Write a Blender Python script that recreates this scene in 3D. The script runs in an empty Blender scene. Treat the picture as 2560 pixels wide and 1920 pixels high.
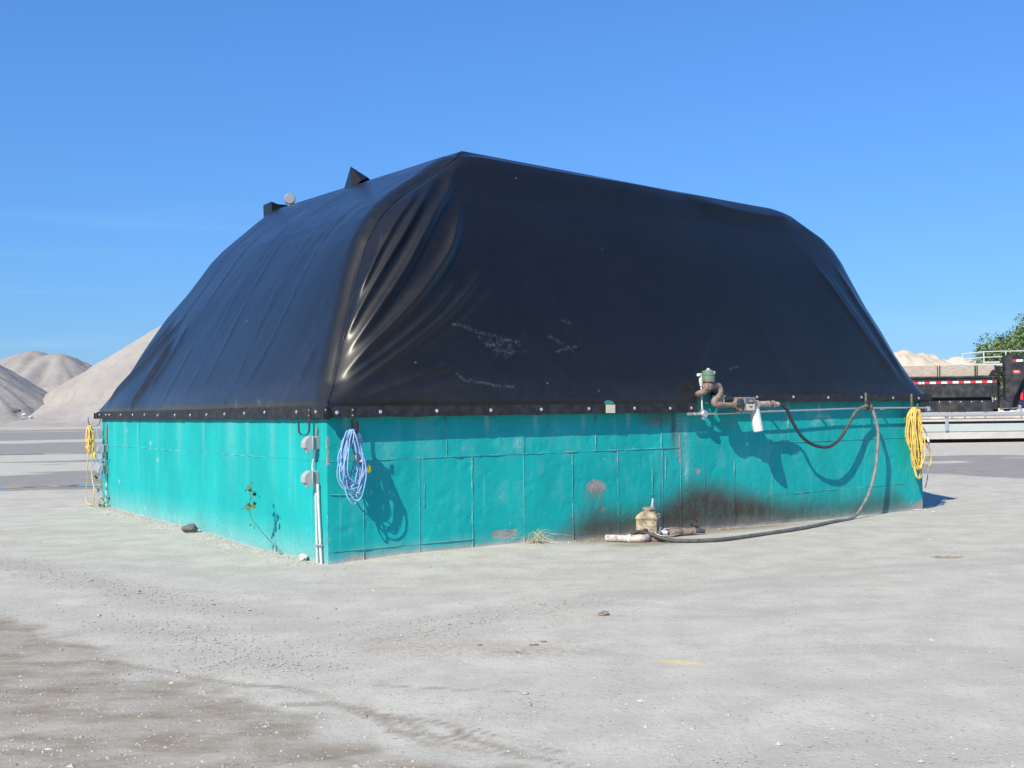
import bpy, math, random
import numpy as np
from mathutils import Matrix, Vector
random.seed(7); RNG = np.random.default_rng(11)
PI = math.pi
scene = bpy.context.scene
COL = scene.collection

# ------------------------------------------------------------------ camera
CAM_H = 1.65; PITCH = 0.0248; ROLL = -0.0127; F_PX = 2690.0
fw = Vector((0, math.cos(PITCH), math.sin(PITCH)))
r0 = Vector((1, 0, 0)); u0 = r0.cross(fw)
rr = r0 * math.cos(ROLL) + u0 * math.sin(ROLL)
uu = -r0 * math.sin(ROLL) + u0 * math.cos(ROLL)
cd = bpy.data.cameras.new('camera'); cam = bpy.data.objects.new('camera', cd); COL.objects.link(cam)
cam.matrix_world = Matrix(((rr.x, uu.x, -fw.x, 0), (rr.y, uu.y, -fw.y, 0), (rr.z, uu.z, -fw.z, CAM_H), (0, 0, 0, 1)))
cd.sensor_fit = 'HORIZONTAL'; cd.sensor_width = 36; cd.lens = 36 * F_PX / 2560; cd.clip_start = 0.1; cd.clip_end = 8000
scene.camera = cam

# ------------------------------------------------------------------ light
TH = 0.6014                                    # bearing of the long tank wall
CORNER = Vector((-2.024, 11.765, 0))
sx, sy = math.cos(TH), math.sin(TH)
trav = Vector((2.3 * sx - sy, 2.3 * sy + sx, -2.1)).normalized()   # light travel: along the wall, into it, down
EL = math.asin(-trav.z); AZ = math.atan2(-trav.x, -trav.y)
w = bpy.data.worlds.new('World'); scene.world = w; w.use_nodes = True
nt = w.node_tree; nt.nodes.clear()
wo = nt.nodes.new('ShaderNodeOutputWorld'); bg = nt.nodes.new('ShaderNodeBackground'); sk = nt.nodes.new('ShaderNodeTexSky')
sk.sky_type = 'NISHITA'; sk.sun_disc = False; sk.sun_elevation = EL; sk.sun_rotation = AZ
sk.air_density = 1.5; sk.dust_density = 0.0; sk.ozone_density = 10.0; sk.altitude = 0
gm = nt.nodes.new('ShaderNodeGamma'); gm.inputs['Gamma'].default_value = 0.7      # the camera's flatter, more saturated rendering of the blue
mu = nt.nodes.new('ShaderNodeMixRGB'); mu.blend_type = 'MULTIPLY'; mu.inputs[0].default_value = 1; mu.inputs[2].default_value = (.60, 1.02, 1.66, 1)
nt.links.new(sk.outputs[0], gm.inputs[0]); nt.links.new(gm.outputs[0], mu.inputs[1]); tc = nt.nodes.new('ShaderNodeTexCoord'); mp_ = nt.nodes.new('ShaderNodeMapping'); mp_.inputs['Scale'].default_value = (1.6, 1.6, 26); nt.links.new(tc.outputs['Generated'], mp_.inputs['Vector'])
cn = nt.nodes.new('ShaderNodeTexNoise'); cn.inputs['Scale'].default_value = 1.5; cn.inputs['Detail'].default_value = 6; nt.links.new(mp_.outputs[0], cn.inputs['Vector'])
cr_ = nt.nodes.new('ShaderNodeMapRange'); cr_.interpolation_type = 'SMOOTHSTEP'; cr_.inputs[1].default_value = .52; cr_.inputs[2].default_value = .80; cr_.inputs[4].default_value = .30; nt.links.new(cn.outputs[0], cr_.inputs[0])
cx = nt.nodes.new('ShaderNodeMixRGB'); cx.inputs[2].default_value = (3.6, 5.1, 6.8, 1); sp_ = nt.nodes.new('ShaderNodeSeparateXYZ'); nt.links.new(tc.outputs['Generated'], sp_.inputs[0])
cb = nt.nodes.new('ShaderNodeMapRange'); cb.interpolation_type = 'SMOOTHSTEP'; cb.inputs[1].default_value = .20; cb.inputs[2].default_value = .11; nt.links.new(sp_.outputs[2], cb.inputs[0])
cm = nt.nodes.new('ShaderNodeMath'); cm.operation = 'MULTIPLY'; nt.links.new(cr_.outputs[0], cm.inputs[0]); nt.links.new(cb.outputs[0], cm.inputs[1]); nt.links.new(cm.outputs[0], cx.inputs[0]); nt.links.new(mu.outputs[0], cx.inputs[1]); nt.links.new(cx.outputs[0], bg.inputs[0]); nt.links.new(bg.outputs[0], wo.inputs[0])
bg.inputs[1].default_value = 0.127
sl = bpy.data.lights.new('sun', 'SUN'); sl.energy = 5.2; sl.angle = math.radians(0.53); sl.color = (1.0, 0.915, 0.75)
so = bpy.data.objects.new('sun', sl); COL.objects.link(so); so.location = (-20, -30, 40)
so.rotation_euler = trav.to_track_quat('-Z', 'Y').to_euler()
scene.view_settings.view_transform = 'Standard'; scene.view_settings.look = 'None'
scene.view_settings.exposure = 0.33; scene.view_settings.gamma = 1.0; scene.view_settings.use_curve_mapping = False
scene.render.engine = 'CYCLES'

# ------------------------------------------------------------------ numpy noise
_perm = np.random.default_rng(5).random((256, 256))
def vnoise(x, y):
    x = np.asarray(x, float); y = np.asarray(y, float)
    xi = np.floor(x).astype(int); yi = np.floor(y).astype(int)
    fx = x - xi; fy = y - yi
    fx = fx * fx * (3 - 2 * fx); fy = fy * fy * (3 - 2 * fy)
    a = _perm[xi & 255, yi & 255]; b = _perm[(xi + 1) & 255, yi & 255]
    c = _perm[xi & 255, (yi + 1) & 255]; d = _perm[(xi + 1) & 255, (yi + 1) & 255]
    return (a + (b - a) * fx) * (1 - fy) + (c + (d - c) * fx) * fy
def fbm(x, y, o=4):
    s = 0; a = .5; t = 0
    for i in range(o):
        s = s + a * vnoise(x * 2 ** i + 17.3 * i, y * 2 ** i + 9.1 * i); t += a; a *= .5
    return s / t * 2 - 1
def sstep(a, b, x):
    t = np.clip((x - a) / (b - a), 0, 1); return t * t * (3 - 2 * t)
def dist_poly(x, y, pts):
    """distance to a polyline and position along it (0..1)"""
    best = np.full(np.shape(x), 1e9); par = np.zeros(np.shape(x))
    L = [0]
    for a, b in zip(pts, pts[1:]): L.append(L[-1] + math.dist(a, b))
    for i, (a, b) in enumerate(zip(pts, pts[1:])):
        dx, dy = b[0] - a[0], b[1] - a[1]; l2 = dx * dx + dy * dy + 1e-12
        t = np.clip(((x - a[0]) * dx + (y - a[1]) * dy) / l2, 0, 1)
        d = np.hypot(x - a[0] - t * dx, y - a[1] - t * dy)
        m = d < best
        best = np.where(m, d, best); par = np.where(m, (L[i] + t * math.sqrt(l2)) / L[-1], par)
    return best, par

# ------------------------------------------------------------------ materials
class NT:
    def __init__(s, name):
        s.m = bpy.data.materials.new(name); s.m.use_nodes = True; s.t = s.m.node_tree; s.t.nodes.clear()
        s.out = s.t.nodes.new('ShaderNodeOutputMaterial'); s.b = s.t.nodes.new('ShaderNodeBsdfPrincipled')
        s.t.links.new(s.b.outputs[0], s.out.inputs[0])
    def n(s, k, **kw):
        o = s.t.nodes.new('ShaderNode' + k)
        for a, v in kw.items():
            if a.startswith('i_'): o.inputs[a[2:].replace('_', ' ')].default_value = v
            else: setattr(o, a, v)
        return o
    def l(s, a, b): s.t.links.new(a, b)
    def val(s, sock, v):
        if hasattr(v, 'is_output'): s.l(v, sock)
        elif isinstance(v, (tuple, list)): sock.default_value = (*v, 1) if len(v) == 3 else v
        else: sock.default_value = v
    def math(s, op, a, b=0.0, clamp=False):
        o = s.n('Math', operation=op, use_clamp=clamp); s.val(o.inputs[0], a); s.val(o.inputs[1], b); return o.outputs[0]
    def mix(s, f, a, b, blend='MIX'):
        o = s.n('MixRGB', blend_type=blend); s.val(o.inputs[0], f); s.val(o.inputs[1], a); s.val(o.inputs[2], b); return o.outputs[0]
    def coord(s, scale=(1, 1, 1), kind='Object', rot=(0, 0, 0)):
        t = s.n('TexCoord'); m = s.n('Mapping'); m.inputs['Scale'].default_value = scale; m.inputs['Rotation'].default_value = rot
        s.l(t.outputs[kind], m.inputs['Vector']); return m.outputs[0]
    def pos(s, scale=(1, 1, 1)):
        t = s.n('NewGeometry'); m = s.n('Mapping'); m.inputs['Scale'].default_value = scale
        s.l(t.outputs['Position'], m.inputs['Vector']); return m.outputs[0]
    def noise(s, vec, scale, detail=4, rough=.55, dist=0.0):
        o = s.n('TexNoise'); o.inputs['Scale'].default_value = scale; o.inputs['Detail'].default_value = detail
        o.inputs['Roughness'].default_value = rough; o.inputs['Distortion'].default_value = dist
        s.l(vec, o.inputs['Vector']); return o.outputs[0]
    def ramp(s, fac, a, b, ca=(0, 0, 0), cb=(1, 1, 1)):
        o = s.n('ValToRGB'); e = o.color_ramp.elements
        e[0].position = a; e[1].position = b; e[0].color = (*ca, 1); e[1].color = (*cb, 1)
        s.l(fac, o.inputs[0]); return o.outputs[0]
    def range(s, v, a, b, c=0.0, d=1.0, smooth=True):
        o = s.n('MapRange', interpolation_type='SMOOTHSTEP' if smooth else 'LINEAR')
        s.val(o.inputs[0], v); o.inputs[1].default_value = a; o.inputs[2].default_value = b; o.inputs[3].default_value = c; o.inputs[4].default_value = d
        return o.outputs[0]
    def attr(s, name):
        return s.n('Attribute', attribute_name=name).outputs['Fac']
    def bump(s, h, strength=.3, dist=.01, prev=None):
        o = s.n('Bump'); o.inputs['Strength'].default_value = strength; o.inputs['Distance'].default_value = dist
        s.l(h, o.inputs['Height'])
        if prev is not None: s.l(prev, o.inputs['Normal'])
        return o.outputs[0]
    def set(s, **kw):
        for k, v in kw.items():
            s.val(s.b.inputs[{'col': 'Base Color', 'rough': 'Roughness', 'metal': 'Metallic', 'nrm': 'Normal', 'spec': 'Specular IOR Level', 'coat': 'Coat Weight',
                              'sheen': 'Sheen Weight', 'trans': 'Transmission Weight', 'sss': 'Subsurface Weight'}[k]], v)
        return s.m

def weathered(name, col, rough=.6, metal=0.0, dirt=(.22, .2, .18), amount=.35, scale=9, bump=.15, spec=.5):
    k = NT(name); v = k.coord()
    n1 = k.noise(v, scale, 5, .6); n2 = k.noise(v, scale * 6, 3)
    c = k.mix(k.range(n1, .42, .64, 0, amount), col, dirt)
    c = k.mix(k.range(n2, .3, .7, 0, .25), c, tuple(x * .75 for x in col))
    return k.set(col=c, rough=k.range(n1, .3, .7, rough * .85, min(1, rough * 1.15)), metal=metal, spec=spec, nrm=k.bump(n2, bump, .004))

M = {}
M['steel_black'] = weathered('black_strap_steel', (.035, .035, .037), .5, .3, (.09, .07, .05), .5, 14)
M['galv'] = weathered('galvanised_steel', (.62, .63, .65), .42, .7, (.45, .44, .42), .4, 18)
M['bolt'] = weathered('bolt_zinc', (.8, .8, .8), .3, .85, (.5, .5, .5), .2, 40)
M['grey_plastic'] = weathered('grey_outlet_plastic', (.40, .41, .42), .5, 0, (.3, .28, .26), .4, 12)
M['grey_dark'] = weathered('grey_box_metal', (.30, .34, .37), .5, .1, (.25, .22, .2), .4, 12)
M['conduit'] = weathered('pale_conduit', (.62, .64, .63), .5, 0, (.42, .4, .36), .5, 10)
M['blue_cord'] = weathered('blue_cord_rubber', (.21, .40, .66), .55, 0, (.42, .51, .60), .5, 20, .05)
M['yellow_cord'] = weathered('yellow_cord_rubber', (.76, .52, .10), .55, 0, (.55, .45, .25), .45, 12, .05)
M['yellow_plug'] = weathered('yellow_plug', (.75, .60, .03), .4, 0, (.4, .3, .05), .2, 20, .05)
M['tan_plug'] = weathered('tan_plug', (.55, .46, .36), .5, 0, (.3, .25, .2), .3, 20, .05)
M['pipe_brown'] = weathered('rusty_pipe', (.20, .145, .115), .7, .1, (.34, .28, .23), .7, 15, .3)
M['pipe_tan'] = weathered('tan_pipe', (.46, .40, .34), .6, .1, (.22, .16, .12), .6, 13, .25)
M['cap_green'] = weathered('green_vent_paint', (.12, .22, .15), .55, 0, (.22, .2, .17), .5, 10, .1)
M['meter_body'] = weathered('meter_casting', (.20, .15, .12), .6, .1, (.33, .28, .24), .6, 12, .2)
M['meter_face'] = weathered('meter_face_paint', (.16, .18, .2), .45, 0, (.3, .3, .3), .4, 14, .1)
M['window_dark'] = weathered('counter_window', (.03, .04, .045), .2, 0, (.08, .08, .08), .2, 20, 0)
M['white'] = weathered('white_enamel', (.66, .66, .66), .4, 0, (.6, .56, .5), .2, 10, .05)
M['label'] = weathered('faded_label', (.62, .60, .50), .6, 0, (.4, .36, .3), .3, 20, .03)
M['ink'] = weathered('ink', (.05, .05, .06), .6, 0, (.1, .1, .1), .2, 20, 0)
M['can'] = weathered('jerry_can_tan', (.46, .38, .25), .7, 0, (.13, .11, .08), .9, 11, .25)
M['can_dark'] = weathered('can_cap', (.38, .30, .22), .7, 0, (.10, .08, .06), .7, 25, .2)
M['pipe_white'] = weathered('scaled_white_pipe', (.56, .50, .45), .75, 0, (.24, .165, .135), .85, 16, .35)
M['brick'] = weathered('timber_block', (.26, .21, .16), .9, 0, (.15, .12, .1), .6, 30, .3)
M['pale_plate'] = weathered('pale_plate', (.62, .62, .46), .7, 0, (.45, .44, .36), .4, 20, .1)
M['teal_plain'] = weathered('teal_edge', (.02, .26, .24), .6, 0, (.2, .18, .15), .45, 14, .3)
M['rock_dark'] = weathered('dark_rock', (.10, .10, .105), .85, 0, (.32, .3, .28), .45, 18, .6)
M['rock_pale'] = weathered('pale_rock', (.55, .53, .49), .9, 0, (.38, .36, .33), .45, 14, .5)
M['leaf'] = weathered('weed_leaf', (.07, .13, .035), .6, 0, (.24, .21, .12), .3, 30, .1)
M['stem'] = weathered('weed_stem', (.09, .10, .05), .7, 0, (.2, .15, .1), .4, 30, .1)
M['dry_grass'] = weathered('dry_grass', (.55, .49, .33), .8, 0, (.25, .24, .12), .5, 12, .1)
M['wood_chip'] = weathered('bark', (.22, .17, .135), .9, 0, (.36, .33, .29), .7, 20, .3)
M['tr_black'] = weathered('trailer_black', (.022, .023, .025), .5, 0, (.12, .11, .10), .38, 2.6, .03)
M['tr_dark'] = weathered('trailer_dark', (.012, .012, .013), .6, 0, (.03, .03, .03), .4, 3, .03)
M['red_tape'] = weathered('red_reflective', (.72, .03, .04), .35, 0, (.5, .1, .1), .2, 6, .02)
M['white_tape'] = weathered('white_reflective', (.86, .86, .86), .35, 0, (.6, .6, .6), .2, 6, .02)
M['red_sticker'] = weathered('red_sticker', (.66, .09, .10), .4, 0, (.5, .2, .2), .2, 8, .02)
M['amber'] = weathered('amber_lens', (.8, .34, .02), .3, 0, (.5, .2, .02), .2, 8, 0)
M['scale_steel'] = weathered('scale_beam_paint', (.40, .47, .46), .55, 0, (.48, .47, .44), .5, 1.2, .03)
M['concrete'] = weathered('scale_concrete', (.50, .485, .46), .9, 0, (.38, .36, .33), .5, 1.5, .1)
M['rail_paint'] = weathered('rail_paint', (.68, .66, .60), .5, .1, (.5, .46, .4), .4, 4, .05)
M['truck_blue'] = weathered('truck_blue', (.015, .03, .10), .25, 0, (.05, .05, .08), .2, 2, 0)
M['chrome'] = weathered('chrome', (.75, .75, .77), .2, .95, (.5, .5, .5), .2, 8, 0)
M['glass'] = weathered('tinted_glass', (.02, .025, .03), .08, 0, (.03, .03, .03), .1, 2, 0)
M['rubber'] = weathered('tyre_rubber', (.02, .02, .02), .8, 0, (.1, .09, .08), .4, 6, .2)
M['strip_black'] = weathered('batten_black', (.010, .0105, .013), .6, 0, (.055, .055, .06), .4, 9, .2)
M['under'] = weathered('frame_timber', (.03, .03, .03), .9, 0, (.05, .05, .05), .4, 9, .1)
M['disc'] = weathered('vent_grey', (.25, .26, .27), .5, .2, (.35, .35, .35), .3, 9, .05)

# wooden planks
k = NT('weathered_plank'); v = k.coord((1.2, 12, 9)); g = k.noise(v, 3, 5, .6, .6)
v2 = k.coord((.7, 1, 1.6)); kn = k.noise(v2, 2.2, 2)
c = k.mix(k.range(g, .35, .68), (.45, .40, .335), (.32, .27, .215)); c = k.mix(k.range(kn, .62, .74, 0, .6), c, (.26, .2, .16))
M['plank'] = k.set(col=c, rough=.85, nrm=k.bump(g, .3, .01))

# teal painted concrete; stains, chips and drips have their own shape (attributes computed on the mesh)
k = NT('teal_painted_concrete'); v = k.coord()
big = k.noise(k.coord((1, 1, .55)), 1.3, 4, .6); fine = k.noise(v, 34, 4, .6); spk = k.noise(v, 90, 2)
streak = k.noise(k.coord((7, 7, .35)), 1.6, 5, .65)
base = k.mix(k.range(big, .3, .7), (.003, .335, .335), (.006, .405, .398))
base = k.mix(k.range(streak, .56, .78, 0, .40), base, (.11, .52, .52))
base = k.mix(k.range(spk, .60, .72, 0, .30), base, (.010, .25, .245))
pale = k.attr('pale'); base = k.mix(k.math('MULTIPLY', pale, k.range(fine, .3, .6), True), base, (.46, .56, .55))
chip = k.range(k.math('ADD', k.attr('chip'), k.math('MULTIPLY', k.math('SUBTRACT', k.noise(v, 16, 5, .65), .5), 1.3)), .46, .54)
conc = k.mix(k.range(fine, .35, .65), (.33, .345, .335), (.21, .21, .20))
base = k.mix(chip, base, conc)
rust = k.math('MULTIPLY', k.attr('rust'), k.range(streak, .3, .6), True)
base = k.mix(rust, base, (.19, .125, .07))
soot_and_dark_n = k.math('MULTIPLY', k.attr('soot'), k.range(k.noise(k.coord((3, 3, 1.4)), 2.4, 5, .65), .22, .62, .82, 1.0), True)
base = k.mix(soot_and_dark_n, base, k.mix(k.range(fine, .35, .65), (.050, .043, .036), (.080, .068, .055)))
dustm = k.math('MULTIPLY', k.attr('dust'), k.range(big, .25, .75, .5, 1), True)
base = k.mix(dustm, base, (.50, .475, .45))
bn = k.bump(k.noise(v, 5, 4, .6), .25, .02); bn = k.bump(fine, .35, .004, bn); bn = k.bump(chip, -.5, .006, bn)
M['teal'] = k.set(col=base, rough=k.range(fine, .3, .7, .5, .68), spec=.25, nrm=bn)

# black tarpaulin
k = NT('black_tarpaulin'); v = k.coord()
n1 = k.noise(v, 1.1, 4, .6); n2 = k.noise(v, 7, 4, .6); n3 = k.noise(v, 170, 2)
c = k.mix(k.range(n1, .3, .7), (.004, .0045, .0055), (.0055, .006, .0075))
dust = k.math('MULTIPLY', k.attr('dust'), k.range(n2, .2, .8, .55, 1), True)
c = k.mix(dust, c, (.10, .105, .12))
scr = k.math('MULTIPLY', k.attr('scuff'), k.range(k.noise(v, 26, 4, .7), .42, .6), True)
c = k.mix(scr, c, (.07, .085, .09))
spl = k.range(k.noise(v, 9.0, 1), .80, .83, 0, .5); c = k.mix(spl, c, (.16, .16, .17))
crk = k.noise(k.coord((1, 1, .55), rot=(0, .5, .2)), 3.2, 4, .55, .4)
bn = k.bump(crk, .05, .02); bn = k.bump(n3, .10, .0012, bn)
M['tarp'] = k.set(col=c, rough=k.range(n2, .3, .7, .47, .55), spec=.26, nrm=bn, coat=.95); k.b.inputs['Coat IOR'].default_value = 1.26; k.b.inputs['Coat Roughness'].default_value = .27; k.l(bn, k.b.inputs['Coat Normal'])

# hose rubber with dust along its length
k = NT('hose_rubber'); v = k.coord(); n1 = k.noise(v, 12, 5, .65); n2 = k.noise(v, 60, 3)
du = k.math('MULTIPLY', k.attr('dust'), k.range(n1, .3, .62, .45, 1), True)
c = k.mix(du, (.022, .022, .025), (.27, .26, .25)); c = k.mix(k.range(n2, .62, .75, 0, .5), c, (.3, .29, .27))
M['hose'] = k.set(col=c, rough=k.range(n1, .3, .7, .45, .7), nrm=k.bump(n2, .2, .003))

# yard ground: pale crushed stone dust, damp fields, tracks, oil
k = NT('stone_dust_ground'); v = k.pos()
n_big = k.noise(v, .35, 5, .6); n_mid = k.noise(v, 2.2, 6, .65); n_fine = k.noise(v, 22, 5, .7); n_grit = k.noise(v, 120, 3, .7)
trk = k.noise(k.pos((.35, 1.6, 1)), 1.0, 5, .6, .3)
c = k.mix(k.range(n_mid, .32, .66), (.407, .392, .335), (.495, .479, .412))
c = k.mix(k.range(trk, .5, .68, 0, .5), c, (.372, .345, .310))
c = k.mix(k.range(n_big, .5, .7, 0, .45), c, (.45, .418, .370))
c = k.mix(k.range(n_fine, .53, .72, 0, .65), c, (.30, .285, .262))
c = k.mix(k.range(n_grit, .57, .74, 0, .75), c, (.23, .215, .20))
c = k.mix(k.range(n_grit, .42, .27, 0, .55), c, (.66, .64, .56))
n_g2 = k.noise(v, 55, 4, .75); c = k.mix(k.range(n_g2, .56, .70, 0, .62), c, (.29, .275, .25))
tk = k.math('MULTIPLY', k.attr('track'), k.range(n_mid, .3, .62, .25, 1), True); c = k.mix(tk, c, (.315, .298, .268))
vor = k.n('TexVoronoi', feature='F1'); vor.inputs['Scale'].default_value = 26; k.l(v, vor.inputs['Vector'])
vsel = k.n('SeparateColor'); k.l(vor.outputs['Color'], vsel.inputs[0])
peb = k.math('MULTIPLY', k.range(vor.outputs['Distance'], .26, .16), k.range(vsel.outputs[0], .80, .84), True)
c = k.mix(peb, c, k.mix(vsel.outputs[1], (.27, .255, .24), (.62, .60, .58)))
rustp = k.math('MULTIPLY', k.attr('rust'), k.range(n_fine, .38, .6), True); c = k.mix(rustp, c, (.27, .185, .13))
paint = k.math('MULTIPLY', k.attr('paint'), k.range(n_grit, .3, .6), True); c = k.mix(paint, c, (.74, .52, .16))
dn = k.math('ADD', k.attr('damp'), k.math('MULTIPLY', k.math('SUBTRACT', k.noise(v, 1.9, 6, .62), .5), .62))
dp1 = k.math('MULTIPLY', k.range(dn, -.06, .10), k.range(k.noise(k.pos((.8, 1.5, 1)), 2.6, 6, .65), .30, .66, 1.0, .38))
riv = k.math('MULTIPLY', k.attr('rivulet'), k.range(n_fine, .25, .55, .55, 1), True); damp = k.math('MAXIMUM', dp1, riv)
c = k.mix(damp, c, k.mix(.84, c, (.200, .160, .115)))
wn = k.math('ADD', k.attr('wet'), k.math('MULTIPLY', k.math('SUBTRACT', k.noise(k.pos((.055, .20, 1)), 1.0, 5, .6, .6), .5), 1.0))
wet = k.range(wn, -.04, .05)
c = k.mix(wet, c, k.mix(k.range(n_mid, .3, .7, .94, .72), c, k.mix(trk, (.195, .174, .146), (.285, .262, .225))))
oil = k.math('MULTIPLY', k.attr('oil'), k.range(n_mid, .25, .6, .35, 1), True); c = k.mix(oil, c, (.19, .155, .10))
rg = k.math('SUBTRACT', .93, k.math('ADD', k.math('MULTIPLY', wet, .30), k.math('MULTIPLY', damp, .08)))
bn = k.bump(n_mid, .35, .03); bn = k.bump(n_fine, .5, .012, bn); bn = k.bump(n_grit, .5, .004, bn); bn = k.bump(peb, .6, .01, bn)
M['ground'] = k.set(col=c, rough=rg, spec=k.math('ADD', .12, k.math('MULTIPLY', wet, .10)), nrm=bn)

k = NT('puddle_water'); v = k.pos(); M['water'] = k.set(col=k.mix(k.noise(v, 2, 3), (.05, .05, .05), (.08, .075, .07)), rough=.02, spec=.5)

def pile_mat(name, a, b, d, sc=1.0):
    k = NT(name); v = k.pos(); n1 = k.noise(v, .10 * sc, 5, .6); n2 = k.noise(v, 1.3 * sc, 5, .7); n3 = k.noise(v, 5 * sc, 3, .7)
    gul = k.noise(k.pos((1, 1, .12)), .55 * sc, 4, .6)
    c = k.mix(k.range(n1, .3, .7), a, b); c = k.mix(k.range(n2, .5, .72, 0, .5), c, d); c = k.mix(k.range(n3, .55, .7, 0, .45), c, d)
    c = k.mix(k.range(gul, .5, .7, 0, .35), c, d)
    return k.set(col=c, rough=.95, spec=.15, nrm=k.bump(n2, .5, .25))
M['gravel_pile'] = pile_mat('gravel_pile_stone', (.315, .292, .268), (.36, .338, .312), (.25, .235, .215))
M['gravel_pile_far'] = pile_mat('far_gravel_stone', (.265, .25, .235), (.305, .29, .27), (.215, .20, .19), .7)
M['sand_pile'] = pile_mat('pale_sand', (.50, .43, .345), (.56, .495, .41), (.41, .345, .27), 2.0)

k = NT('loose_stone'); g = k.n('NewGeometry'); rnd = g.outputs['Random Per Island']; v = k.pos()
c = k.mix(rnd, (.28, .262, .232), (.48, .46, .42)); n1 = k.noise(v, 40, 3); c = k.mix(k.range(n1, .4, .7, 0, .4), c, (.33, .31, .29))
M['pebble'] = k.set(col=c, rough=.9, spec=.2)
k = NT('tree_foliage'); g = k.n('NewGeometry'); rnd = g.outputs['Random Per Island']
c = k.mix(rnd, (.075, .13, .045), (.15, .215, .085)); M['foliage'] = k.set(col=c, rough=.6, spec=.3)
M['bark'] = weathered('tree_bark', (.12, .09, .07), .9, 0, (.2, .17, .14), .4, 6, .4)

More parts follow.
